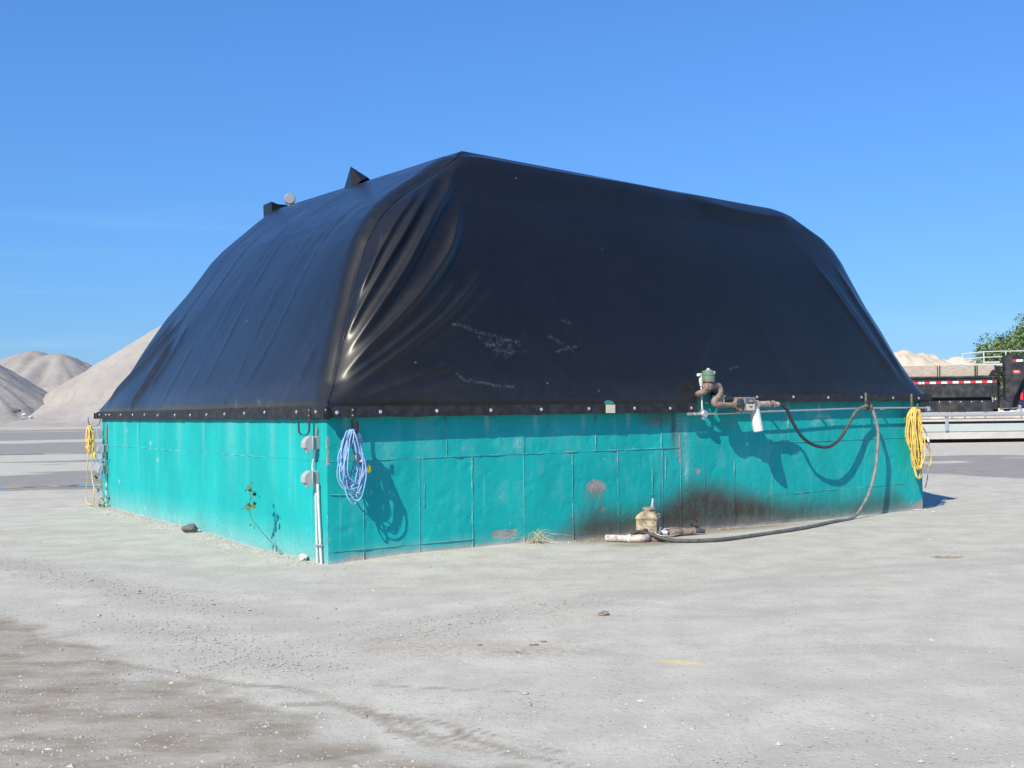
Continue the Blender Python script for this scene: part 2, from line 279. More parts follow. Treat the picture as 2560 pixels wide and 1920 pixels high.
# ------------------------------------------------------------------ mesh builder
class MB:
    def __init__(s): s.v = []; s.f = []; s.at = {}
    def add(s, vs, fs, **at):
        o = len(s.v); s.v += [tuple(q) for q in vs]; s.f += [tuple(i + o for i in q) for q in fs]
        for a, arr in at.items(): s.at.setdefault(a, {})[o] = arr
        return s
    def box(s, c, d, rz=0.0, rx=0.0, ry=0.0, bev=0.0, m=None):
        hx, hy, hz = d[0] / 2, d[1] / 2, d[2] / 2
        R = Matrix.Rotation(rz, 4, 'Z') @ Matrix.Rotation(ry, 4, 'Y') @ Matrix.Rotation(rx, 4, 'X')
        if m is not None: R = m
        if bev <= 0:
            vs = [(x, y, z) for x in (-hx, hx) for y in (-hy, hy) for z in (-hz, hz)]
            fs = [(0, 1, 3, 2), (4, 6, 7, 5), (0, 4, 5, 1), (2, 3, 7, 6), (0, 2, 6, 4), (1, 5, 7, 3)]
        else:
            b = min(bev, hx * .9, hy * .9, hz * .9); vs = []; fs = []; ix = {}
            for sx_ in (-1, 1):
                for sy_ in (-1, 1):
                    for sz_ in (-1, 1):
                        for a in range(3):
                            q = [sx_ * (hx - b), sy_ * (hy - b), sz_ * (hz - b)]; q[a] = (sx_ * hx, sy_ * hy, sz_ * hz)[a]
                            ix[(sx_, sy_, sz_, a)] = len(vs); vs.append(tuple(q))
            for a in range(3):
                o1, o2 = [(1, 2), (2, 0), (0, 1)][a]
                for sg in (-1, 1):
                    q = []
                    for p1, p2 in ((-1, -1), (1, -1), (1, 1), (-1, 1)):
                        t = [0, 0, 0]; t[a] = sg; t[o1] = p1; t[o2] = p2; q.append(ix[(*t, a)])
                    fs.append(tuple(q if sg > 0 else q[::-1]))
                for p1 in (-1, 1):
                    for p2 in (-1, 1):
                        t0 = [0, 0, 0]; t0[a] = -1; t0[o1] = p1; t0[o2] = p2; t1 = list(t0); t1[a] = 1
                        fs.append((ix[(*t0, o1)], ix[(*t1, o1)], ix[(*t1, o2)], ix[(*t0, o2)]))
            for sx_ in (-1, 1):
                for sy_ in (-1, 1):
                    for sz_ in (-1, 1): fs.append(tuple(ix[(sx_, sy_, sz_, a)] for a in range(3)))
        vs = [tuple(Vector(c) + (R @ Vector(q))) for q in vs]
        return s.add(vs, fs)
    def lathe(s, prof, origin=(0, 0, 0), axis=(0, 0, 1), n=16, start=None):
        """prof: list of (radius, height along axis)"""
        ax = Vector(axis).normalized(); t = Vector((1, 0, 0)) if abs(ax.x) < .9 else Vector((0, 1, 0))
        e1 = ax.cross(t).normalized(); e2 = ax.cross(e1); vs = []; fs = []
        for r, h in prof:
            for i in range(n):
                a = 2 * PI * i / n; vs.append(tuple(Vector(origin) + ax * h + (e1 * math.cos(a) + e2 * math.sin(a)) * r))
        for j in range(len(prof) - 1):
            for i in range(n): i2 = (i + 1) % n; fs.append((j * n + i, j * n + i2, (j + 1) * n + i2, (j + 1) * n + i))
        fs.append(tuple(range(n))[::-1]); fs.append(tuple((len(prof) - 1) * n + i for i in range(n)))
        return s.add(vs, fs)
    def cyl(s, a, b, r, n=12, r2=None):
        a = Vector(a); b = Vector(b); return s.lathe([(r, 0), (r2 or r, (b - a).length)], a, b - a, n)
    def tube(s, pts, r, n=8, closed=False, sub=4, **at):
        P = [Vector(q) for q in pts]; out = []; tt = []
        m = len(P)
        rng = range(m if closed else m - 1)
        for i in rng:
            if closed: p0, p1, p2, p3 = P[(i - 1) % m], P[i], P[(i + 1) % m], P[(i + 2) % m]
            else: p0, p1, p2, p3 = P[max(i - 1, 0)], P[i], P[i + 1], P[min(i + 2, m - 1)]
            for j in range(sub):
                t = j / sub
                out.append(.5 * ((2 * p1) + (p2 - p0) * t + (2 * p0 - 5 * p1 + 4 * p2 - p3) * t * t + (3 * p1 - p0 - 3 * p2 + p3) * t ** 3)); tt.append((i + t) / len(rng))
        if not closed: out.append(P[-1]); tt.append(1.0)
        K = len(out); vs = []; fs = []; prev = None
        for i, p in enumerate(out):
            a = out[(i - 1) % K] if closed or i > 0 else p; b = out[(i + 1) % K] if closed or i < K - 1 else p
            d = (b - a).normalized() if (b - a).length > 1e-9 else Vector((0, 0, 1))
            if prev is None:
                t = Vector((0, 0, 1)) if abs(d.z) < .9 else Vector((1, 0, 0)); e1 = d.cross(t).normalized()
            else:
                e1 = (prev - d * prev.dot(d)); e1 = e1.normalized() if e1.length > 1e-6 else d.orthogonal().normalized()
            prev = e1; e2 = d.cross(e1); rad = r(tt[i]) if callable(r) else r
            for q in range(n): a_ = 2 * PI * q / n; vs.append(tuple(p + (e1 * math.cos(a_) + e2 * math.sin(a_)) * rad))
        for i in range(K if closed else K - 1):
            i2 = (i + 1) % K
            for q in range(n): q2 = (q + 1) % n; fs.append((i * n + q, i * n + q2, i2 * n + q2, i2 * n + q))
        if not closed: fs.append(tuple(range(n))[::-1]); fs.append(tuple((K - 1) * n + q for q in range(n)))
        s.path_t = [x for x in tt for _ in range(n)]
        return s.add(vs, fs)
    def prism(s, poly, h0, h1, plane='xz'):
        """polygon in a plane extruded along the third axis"""
        n = len(poly); vs = []
        for h in (h0, h1):
            for a, b in poly: vs.append({'xz': (a, h, b), 'xy': (a, b, h), 'yz': (h, a, b)}[plane])
        fs = [tuple(range(n)), tuple(range(2 * n - 1, n - 1, -1))]
        for i in range(n): j = (i + 1) % n; fs.append((i, i + n, j + n, j))
        return s.add(vs, fs)
    def grid(s, X, Y, Z):
        a, b = X.shape; o = len(s.v)
        s.v += list(zip(X.ravel().tolist(), Y.ravel().tolist(), Z.ravel().tolist()))
        for i in range(a - 1):
            for j in range(b - 1): s.f.append((o + i * b + j, o + (i + 1) * b + j, o + (i + 1) * b + j + 1, o + i * b + j + 1))
        return s

BASE = {}
RT = Matrix.Translation(CORNER) @ Matrix.Rotation(TH, 4, 'Z')      # tank frame: x along the pump wall, y into the tank
def place(o, base, frame):
    o.location = (RT @ Vector(base)) if frame == 'T' else Vector(base)
    o.rotation_euler = (0, 0, TH if frame == 'T' else 0)
    BASE[o.name] = Vector(base)
def tag(o, label=None, cat=None, group=None, kind=None):
    for a, b in (('label', label), ('category', cat), ('group', group), ('kind', kind)):
        if b: o[a] = b
    return o
def thing(name, label, cat, base, frame='T', group=None):
    o = bpy.data.objects.new(name, None); o.empty_display_size = .1; COL.objects.link(o); place(o, base, frame); return tag(o, label, cat, group)
def mesh_of(name, mb, mat, base, smooth=None, attrs=None):
    me = bpy.data.meshes.new(name); b = Vector(base)
    V = np.array(mb.v, dtype=float) - np.array(b)
    me.from_pydata(V.tolist(), [], mb.f); me.update()
    import bmesh
    bm = bmesh.new(); bm.from_mesh(me); bmesh.ops.recalc_face_normals(bm, faces=bm.faces); bm.to_mesh(me); bm.free()
    if attrs:
        for a, arr in attrs.items():
            t = me.attributes.new(a, 'FLOAT', 'POINT'); t.data.foreach_set('value', np.asarray(arr, dtype=np.float32).ravel())
    me.materials.append(mat)
    if smooth is not None:
        me.shade_smooth()
        if smooth < 180: me.set_sharp_from_angle(angle=math.radians(smooth))
    return me
def part(parent, name, mb, mat, smooth=40, label=None, kind=None, attrs=None):
    base = BASE[parent.name]; o = bpy.data.objects.new(name, mesh_of(name, mb, mat, base, smooth, attrs)); COL.objects.link(o)
    o.parent = parent; BASE[o.name] = base; return tag(o, label, None, None, kind)
def solo(name, mb, mat, label, cat, base, frame='T', group=None, smooth=40, kind=None, attrs=None):
    o = bpy.data.objects.new(name, mesh_of(name, mb, mat, base, smooth, attrs)); COL.objects.link(o); place(o, base, frame); return tag(o, label, cat, group, kind)
def copy_tree(o, parent=None):
    c = o.copy(); COL.objects.link(c); BASE[c.name] = BASE[o.name]
    if parent is not None: c.parent = parent
    for ch in list(o.children): copy_tree(ch, c)
    return c

# ------------------------------------------------------------------ ground
L1, L2 = 9.77, 10.63
GR = np.array([[-1, 0], [0, 0], [.9, .035], [2.6, .035], [3.35, 0], [4.5, -.02], [6.3, -.042], [7, -.055], [8.5, -.069], [10.6, -.058], [12.5, -.04], [15, 0]])
GL = np.array([[-1, 0], [0, 0], [1.1, -.032], [2.1, -.038], [4.3, -.012], [9.8, 0], [12, 0]])
def tank_xy(x, y):
    dx = np.asarray(x) - CORNER.x; dy = np.asarray(y) - CORNER.y
    return dx * sx + dy * sy, -dx * sy + dy * sx
def gz(x, y, bumps=True):
    X, Y = tank_xy(x, y)
    a = np.interp(X, GR[:, 0], GR[:, 1]) * np.exp(-np.maximum(0, -Y) / .6) * (Y < 3) * sstep(-.5, .3, X)
    b = np.interp(Y, GL[:, 0], GL[:, 1]) * np.exp(-np.maximum(0, -X) / .6) * (X < 1) * sstep(-.5, .3, Y) * sstep(.6, -.1, X)
    z = a + b
    if bumps:
        fade = sstep(60, 25, np.hypot(x, y))
        z = z + fade * (.020 * fbm(np.asarray(x) * .35, np.asarray(y) * .6, 3) + .006 * fbm(np.asarray(x) * 1.8, np.asarray(y) * 1.8, 3)) * sstep(.05, .9, np.maximum(np.maximum(-Y, -X), np.maximum(X - L2, Y - L1)) + .05)
        berm = np.exp(-((-X - .10) / .14) ** 2) * sstep(.2, .8, Y) * (.022 + .02 * fbm(Y * 2.3, X * 3, 3)) * (X < .3)
        z = z + berm
    return z
def gzT(X, Y):
    p = RT @ Vector((X, Y, 0)); return float(gz(np.array(p.x), np.array(p.y)))

def lines(a, b, step, lo, hi, g):
    L = list(np.arange(a, b + step / 2, step)); s = step; x = b
    while x < hi: s *= g; x += s; L.append(x)
    s = step; x = a; P = []
    while x > lo: s *= g; x -= s; P.append(x)
    return np.array(P[::-1] + L)
gx = lines(-7.5, 9.5, .045, -3000, 3000, 1.06); gy = lines(3.6, 17.5, .045, -900, 4500, 1.055)
GX, GY = np.meshgrid(gx, gy, indexing='ij'); GZ = gz(GX, GY)
def grid_object(name, X, Y, Z, mat, attrs):
    a, b = X.shape; me = bpy.data.meshes.new(name)
    nv = a * b; nf = (a - 1) * (b - 1)
    me.vertices.add(nv); me.vertices.foreach_set('co', np.stack([X, Y, Z], -1).astype(np.float32).ravel())
    idx = np.arange(nv).reshape(a, b)
    q = np.stack([idx[:-1, :-1], idx[1:, :-1], idx[1:, 1:], idx[:-1, 1:]], -1).reshape(-1)
    me.loops.add(nf * 4); me.polygons.add(nf); me.loops.foreach_set('vertex_index', q.astype(np.int32))
    me.polygons.foreach_set('loop_start', np.arange(0, nf * 4, 4, dtype=np.int32)); me.polygons.foreach_set('loop_total', np.full(nf, 4, dtype=np.int32))
    me.update(calc_edges=True)
    for n_, arr in attrs.items():
        t = me.attributes.new(n_, 'FLOAT', 'POINT'); t.data.foreach_set('value', arr.astype(np.float32).ravel())
    me.materials.append(mat); me.shade_smooth(); me.validate()
    o = bpy.data.objects.new(name, me); COL.objects.link(o); return o
TX, TY = tank_xy(GX, GY)
# damp field in the near left corner
edge = [(-9, 15), (-4.29, 9.01), (-3.37, 8.16), (-2.9, 7.7), (-2.68, 7.35), (-2.45, 7.0), (-2.16, 6.83), (-1.79, 6.6), (-1.5, 6.3), (-1.33, 6.05), (-1.10, 5.85), (-.56, 5.21), (-.08, 5.02), (.4, 4.5), (1, 3)]
ed, _ = dist_poly(GX, GY, edge)
ey = np.interp(GX, [p[0] for p in edge], [p[1] for p in edge])
damp = np.where(GY < ey, 1, -1) * np.clip(ed, 0, 2.5) * .55
damp = np.where(GY < ey, np.minimum(damp, .22), damp)
riv = np.zeros(GX.shape)
for rv, wd in (([(-2.03, 6.79), (-1.68, 6.61), (-1.43, 6.56), (-1.1, 6.3), (-.91, 6.02), (-.62, 5.81), (-.45, 5.55), (-.2, 5.3), (.1, 5.1)], .035),
               ([(-1.33, 6.2), (-1.04, 6.19), (-.85, 6.05), (-.6, 5.6), (-.35, 5.35)], .04), ([(-.85, 6.0), (-.4, 5.75), (0, 5.45), (.25, 5.2)], .02), ([(-.9, 6.6), (-.4, 6.45), (.1, 6.4)], .02), ([(-.3, 5.6), (-.05, 5.3), (.25, 5.0), (.5, 4.85)], .025), ([(-.62, 5.6), (-.2, 5.45), (.1, 5.2)], .03), ([(-2.6, 7.2), (-2.2, 7.0), (-1.9, 6.75)], .05)):
    d, t = dist_poly(GX + .07 * fbm(GX * 1.7, GY * 1.7, 2), GY + .07 * fbm(GX * 1.7 + 9, GY * 1.7, 2), rv)
    riv = np.maximum(riv, sstep(1.25, .45, d / (wd * (1.15 - .5 * t))) * (1 - .35 * t) * (.75 + .5 * fbm(GX * 3, GY * 3, 2)))
damp = np.maximum(damp, -1.2)
dr = np.hypot((GX - 4.72) / .17, (GY - 11.78) / .13); damp = np.maximum(damp, .8 - .9 * dr ** 3)
DRAIN = sstep(1.05, .85, dr); GZ -= .03 * sstep(1.0, .6, dr)
# wet yard beyond, lying in long streaks
wet = np.full(GX.shape, -1.0)
zone = sstep(22.5, 24.5, GY) * sstep(175, 150, GY) * sstep(-3, -7, GX)
wet = np.where(zone > 0, -1 + zone * 1.04, wet)
Lg = np.log(np.maximum(GY, 5)); fz1 = fbm(GX / np.maximum(GY, 5) * 2.6 + 4, Lg * 8 - GX / np.maximum(GY, 5) * 1.4, 5)
wet = np.where(zone > 0, np.interp(GY, [23, 25, 28, 32, 36, 46, 52, 60, 150, 175], [-.2, .20, .26, .16, -.14, -.16, .16, .24, .28, -.2]) + 1.25 * fz1 - 1.5 * (1 - zone), wet)
wet = np.maximum(wet, .36 * (1 - ((GY - 28.5) / 6.2) ** 2 - ((GX - 15.5) / 5.2) ** 2) + .5 * fbm(GX * .25, GY * .45, 3) - 1.4 * (np.hypot((GY - 28.5) / 7.5, (GX - 15.5) / 6.5) > 1))
wet = np.maximum(wet, -1)
oil = 1.0 * sstep(.75, .15, -TY + .1 * fbm(TX * 2, TY * 2, 2)) * sstep(2.9, 3.5, TX) * sstep(8.2, 6.0, TX) * (TY < .1)
oil = np.maximum(oil, .8 * sstep(.42, .1, np.hypot((TX - 4.0) / 1.6, (TY + .75) / .9) - .1))
rust = np.zeros(GX.shape)
for (px, py, rx, ry, am) in ((-.55, 7.55, .5, .25, .45), (.12, 7.45, .45, .16, .55), (-7.9, 15.6, .5, .25, .7), (-.9, 7.9, .4, .2, .35), (-4.6, 16.9, .8, .3, .5), (.7, 8.7, .2, .1, .4)):
    rust = np.maximum(rust, am * np.exp(-((GX - px) / rx) ** 2 - ((GY - py) / ry) ** 2))
track = np.zeros(GX.shape)
for pts, wd, am in (([(-7.5, 13.5), (-5.86, 12.31), (-4.49, 11.16), (-2.98, 9.4), (-2.45, 9.12), (-1.6, 8.6)], .30, .75), ([(-3.2, 6.4), (-.85, 7.98), (-.12, 8.62), (.74, 9.37), (1.88, 9.92), (3.36, 10.51), (5.4, 11.45), (9, 13.2)], .16, .5),
                    ([(-2.6, 6.9), (-1.94, 7.64), (-1.42, 7.87), (-.9, 8.43), (.04, 9.1), (1.0, 9.75), (3.33, 11.05), (5.23, 11.62), (9, 13.6)], .16, .45), ([(.2, 6.3), (.5, 6.42), (1.24, 6.57), (1.92, 6.4), (2.71, 6.6), (4.5, 7.4)], .18, .5),
                    ([(-.4, 4.3), (1.14, 5.08), (1.86, 5.56), (2.87, 6.13), (4.6, 7.3), (8, 10)], .14, .4), ([(.3, 4.3), (2.2, 5.2), (4.2, 6.6), (8, 9.4)], .14, .35), ([(-6.5, 10.2), (-3.4, 8.9), (-2.2, 7.9), (-1.3, 7.1)], .3, .45)):
    d, t = dist_poly(GX + .12 * fbm(GX * 1.5, GY * 1.5, 3), GY + .12 * fbm(GX * 1.5 + 5, GY * 1.5, 3), pts); track = np.maximum(track, am * np.exp(-(d / wd) ** 2) * (.75 + .6 * fbm(GX * 2.2, GY * 2.2, 3)))
track = np.clip(track, 0, 1) ; GZ = GZ - .010 * track
ca, sa = math.cos(-.5), math.sin(-.5); ux = (GX - 1.07) * ca + (GY - 7.06) * sa; uy = -(GX - 1.07) * sa + (GY - 7.06) * ca
paint = 1.3 * np.exp(-(ux / .13) ** 2 - (uy / .035) ** 2)
PUD = ((-12.9, 25.2, 1.7, .45, .10, 1), (-9.5, 25.8, 1.6, .5, .10, 2), (-24, 47, 4.5, .8, .2, 3), (-52, 118, 16, 5, .3, 4))
for (cx, cy, rx, ry, sk, sd) in PUD:
    e = np.hypot((GX - cx) / (rx * 1.2), (GY - cy - sk * (GX - cx)) / (ry * 1.3)); GZ = GZ * sstep(1.0, 2.2, e) - .007 * sstep(1.8, 1.2, e)
g = grid_object('yard_ground', GX, GY, GZ, M['ground'], dict(damp=damp, rivulet=np.clip(np.maximum(riv, DRAIN * 1.0), 0, 1), track=track, wet=wet, oil=oil, rust=rust, paint=paint)); tag(g, kind='structure')

def puddle(pts, z):
    n = len(pts); me = bpy.data.meshes.new('puddle'); me.from_pydata([(x, y, z) for x, y in pts], [], [tuple(range(n))]); me.update(); me.materials.append(M['water'])
    o = bpy.data.objects.new('puddle', me); COL.objects.link(o); tag(o, kind='structure')
def blob(cx, cy, rx, ry, sk=0.0, n=40, seed=0):
    r = np.random.default_rng(seed); ph = r.random(4) * 6.28
    out = []
    for i in range(n):
        a = 2 * PI * i / n; k_ = 1 + .10 * math.sin(2 * a + ph[0]) + .08 * math.sin(3 * a + ph[1]) + .05 * math.sin(7 * a + ph[2])
        x = rx * k_ * math.cos(a); out.append((cx + x, cy + ry * k_ * math.sin(a) + sk * x))
    return out
for q in PUD: puddle(blob(*q[:5], seed=q[5]), 0.0)

# ------------------------------------------------------------------ gravel and sand piles
def cone_pile(peaks, ext, step, seed, slope=.66, rnd=1.0, gul=1.0, base_z=-.6):
    """heightfield of one or more dumped cones: peaks (x, y, h)"""
    x0, x1, y0, y1 = ext; X, Y = np.meshgrid(np.arange(x0, x1 + step, step), np.arange(y0, y1 + step, step), indexing='ij')
    Z = np.full(X.shape, -50.0)
    for (px, py, h) in peaks:
        dx = X - px; dy = Y - py; r = np.hypot(dx, dy); an = np.arctan2(dy, dx)
        rn = r + gul * (fbm(an * 5 + seed + px, r * .04, 3)) * np.minimum(r * .22, 2.0) + gul * .4 * fbm(X * .5 + seed, Y * .5, 3)
        z = h - slope * (np.sqrt(rn ** 2 + rnd ** 2) - rnd)
        foot = h * .22; z = np.where(z < foot, foot * np.exp((z - foot) / foot) - foot * .18, z)
        Z = np.maximum(Z, z)
    Z = Z + .20 * fbm(X * .7 + seed, Y * .7, 4)
    return X, Y, np.maximum(Z, base_z)
def pile(name, label, cat, peaks, ext, step, seed, mat, group, **kw):
    X, Y, Z = cone_pile(peaks, ext, step, seed, **kw)
    o = grid_object(name, X, Y, Z, mat, {})
    tag(o, label, cat, group); return o
GG = 'gravel stockpiles beyond the wet yard'
pile('gravel_pile', 'nearest grey gravel stockpile cut off by the left edge, with three stones on its slope', 'gravel pile', [(-101, 192, 12.9), (-112, 200, 15.5)], (-160, -60, 158, 235), .7, 1, M['gravel_pile'], GG, slope=.60, rnd=2.5)
pile('gravel_pile', 'tall smooth grey gravel stockpile rising behind the left end of the black tarp', 'gravel pile', [(-55, 209, 26.0)], (-112, -8, 148, 258), .7, 2, M['gravel_pile'], GG, slope=.66, rnd=1.5)
pile('gravel_pile', 'dark grey gravel slope seen just above the nearest stockpile at the left edge', 'gravel pile', [(-122, 240, 16.8)], (-165, -80, 205, 280), .9, 3, M['gravel_pile_far'], GG, slope=.66, rnd=2)
pile('gravel_pile', 'twin peaked grey gravel stockpile standing in the middle distance', 'gravel pile', [(-135, 303, 20.3), (-126.8, 300, 19.3), (-137.5, 305, 20)], (-185, -75, 255, 345), .9, 4, M['gravel_pile_far'], GG, slope=.64, rnd=3.2, gul=1.4)
pile('gravel_pile', 'farthest low flat topped gravel pile between the twin peaks and the tall stockpile', 'gravel pile', [(-156, 385, 20.5), (-150, 385, 20), (-144, 385, 18.8)], (-200, -100, 340, 430), 1.2, 5, M['gravel_pile_far'], GG, slope=.6, rnd=6)
pile('gravel_pile', 'small rounded gravel heap at the foot of the twin peaked stockpile', 'gravel pile', [(-110.5, 262, 9.3)], (-135, -88, 235, 285), .7, 6, M['gravel_pile'], GG, slope=.62, rnd=3)
pile('sand_pile', 'pale cream sand heap with three humps behind the trailer planks', 'sand pile', [(43.6, 126, 8.0), (45.7, 125, 8.25), (47.5, 124.5, 7.9), (48.7, 125, 7.6), (41, 128, 7.6), (38, 130, 7.4), (44.6, 123.5, 7.6), (46.6, 123, 7.3), (49.9, 126, 6.9), (42.4, 125, 7.5)], (15, 68, 108, 148), .35, 7, M['sand_pile'], 'pale sand heaps behind the trailer', slope=.78, rnd=.6, gul=2.2)
pile('sand_pile', 'smaller pale sand heap behind the left end of the white railing', 'sand pile', [(64.3, 161, 8.6), (66.2, 160, 8.9), (68.0, 160, 8.5), (61, 162, 8.2)], (42, 92, 140, 182), .45, 8, M['sand_pile'], 'pale sand heaps behind the trailer', slope=.74, rnd=.8, gul=2.0)

def rock(mb, c, size, seed, flat=.7, n=1):
    import bmesh
    bm = bmesh.new(); bmesh.ops.create_icosphere(bm, subdivisions=n, radius=1); r = random.Random(seed)
    vs = [Vector(v.co) * (1 + r.uniform(-.22, .22)) for v in bm.verts]; fs = [tuple(v.index for v in f.verts) for f in bm.faces]; bm.free()
    R = Matrix.Rotation(r.uniform(0, 6), 3, 'Z')
    vs = [Vector(c) + R @ Vector((q.x * size[0], q.y * size[1], q.z * size[2] * flat)) for q in vs]
    return mb.add(vs, fs)
for i, (x, y, z, s_) in enumerate(((-82.6, 179.2, 1.6, .5), (-80.6, 178.0, .9, .36), (-79.2, 177.0, .5, .3))):
    solo('boulder', rock(MB(), (x, y, z + 1.1), (s_ * 1.4, s_, s_), i + 40, .7, 2), M['rock_dark'] if i == 0 else M['rock_pale'],
         ['dark block, uppermost of three on the nearest gravel slope', 'pale block in the middle of three on the nearest gravel slope', 'smallest pale block, lowest of three on the nearest gravel slope'][i], 'rock', (x, y, z), 'W', 'blocks on the gravel slope')

# loose stones on the yard: one mesh
def loose_gravel():
    V = []; Fc = []
    ico = [Vector(v) for v in ((0, 0, 1), (.9, 0, .1), (0, .9, .1), (-.9, 0, .1), (0, -.9, .1), (0, 0, -.5))]
    fi = [(0, 1, 2), (0, 2, 3), (0, 3, 4), (0, 4, 1), (5, 2, 1), (5, 3, 2), (5, 4, 3), (5, 1, 4)]
    r = random.Random(3); pts = []
    def try_add(x, y, s):
        X, Y = tank_xy(x, y)
        if -.02 < X < L2 + .05 and -.02 < Y < L1 + .05: return
        pts.append((x, y, s))
    for _ in range(22000):
        y = 4.4 + 10 * r.random() ** 1.6; x = (r.random() * 1.06 - .53) * y * .98
        dn = .5 + .5 * float(fbm(np.array(x * .8), np.array(y * .8), 3)) + (.22 if x < .3 else -.10)
        if r.random() > dn: continue
        try_add(x, y, .003 + .0075 * r.random() ** 3 + (.019 * r.random() if r.random() < .020 else 0))
    for _ in range(2600):                                            # gravelly strips thrown up beside the tracks
        i = r.randrange(3); t_ = r.random(); p0, p1 = (((-5.9, 12.3), (-2.4, 9.1)), ((-2.7, 8.5), (-1.4, 6.7)), ((-.9, 8.0), (.8, 9.2)))[i]
        try_add(p0[0] + (p1[0] - p0[0]) * t_ + r.gauss(0, .28), p0[1] + (p1[1] - p0[1]) * t_ + r.gauss(0, .28), .004 + .009 * r.random() ** 2.5)
    for _ in range(3200):                                            # rubble along the foot of the left wall
        Y = r.random() * 9.7 + .1; X = -abs(r.gauss(0, .20)) - .03; p = RT @ Vector((X, Y, 0)); try_add(p.x, p.y, .006 + .015 * r.random() ** 3)
    for _ in range(1100):
        X = r.random() * 10.6; Y = -abs(r.gauss(0, .13)) - .02; p = RT @ Vector((X, Y, 0)); try_add(p.x, p.y, .005 + .008 * r.random() ** 3)
    xs = np.array([p[0] for p in pts]); ys = np.array([p[1] for p in pts]); zs = gz(xs, ys)
    for (x, y, s), z in zip(pts, zs):
        o = len(V); a = r.random() * 6.28; ca_, sa_ = math.cos(a), math.sin(a); el = 1 + r.random() * .7
        for q in ico:
            k_ = 1 + r.uniform(-.3, .3); qx, qy = q.x * s * el * k_, q.y * s * k_
            V.append((x + qx * ca_ - qy * sa_, y + qx * sa_ + qy * ca_, float(z) + q.z * s * .62 * k_))
        Fc += [tuple(i + o for i in f) for f in fi]
    mb = MB(); mb.v = V; mb.f = Fc
    me = bpy.data.meshes.new('loose_gravel'); me.from_pydata(V, [], Fc); me.update(); me.materials.append(M['pebble'])
    o = bpy.data.objects.new('loose_gravel', me); COL.objects.link(o); tag(o, 'loose grey pebbles scattered over the dusty yard', 'gravel', kind='stuff')
loose_gravel()

# ------------------------------------------------------------------ concrete tank
WALL_H = 1.74
tank = thing('concrete_tank', 'teal painted concrete tank with oil stained walls under the black tarp', 'tank', (0, 0, 0))
T_ = .25
core = MB()
core.box((L2 / 2, T_ / 2 + .012, WALL_H / 2 - .1), (L2 - .03, T_, WALL_H + .2)); wall_pump = part(tank, 'wall', core, M['teal'], label='stained wall carrying the fuel meter')
core = MB(); core.box((T_ / 2 + .012, L1 / 2, WALL_H / 2 - .1), (T_, L1 - .03 - 2 * T_ - .02, WALL_H + .2)); wall_sunny = part(tank, 'wall', core, M['teal'], label='sunlit wall with the empty hook')
core = MB(); core.box((L2 / 2, L1 - T_ / 2 - .012, WALL_H / 2 - .1), (L2 - .03, T_, WALL_H + .2)); part(tank, 'wall', core, M['teal'])
core = MB(); core.box((L2 - T_ / 2 - .012, L1 / 2, WALL_H / 2 - .1), (T_, L1 - .03 - 2 * T_ - .02, WALL_H + .2)); part(tank, 'wall', core, M['teal'])

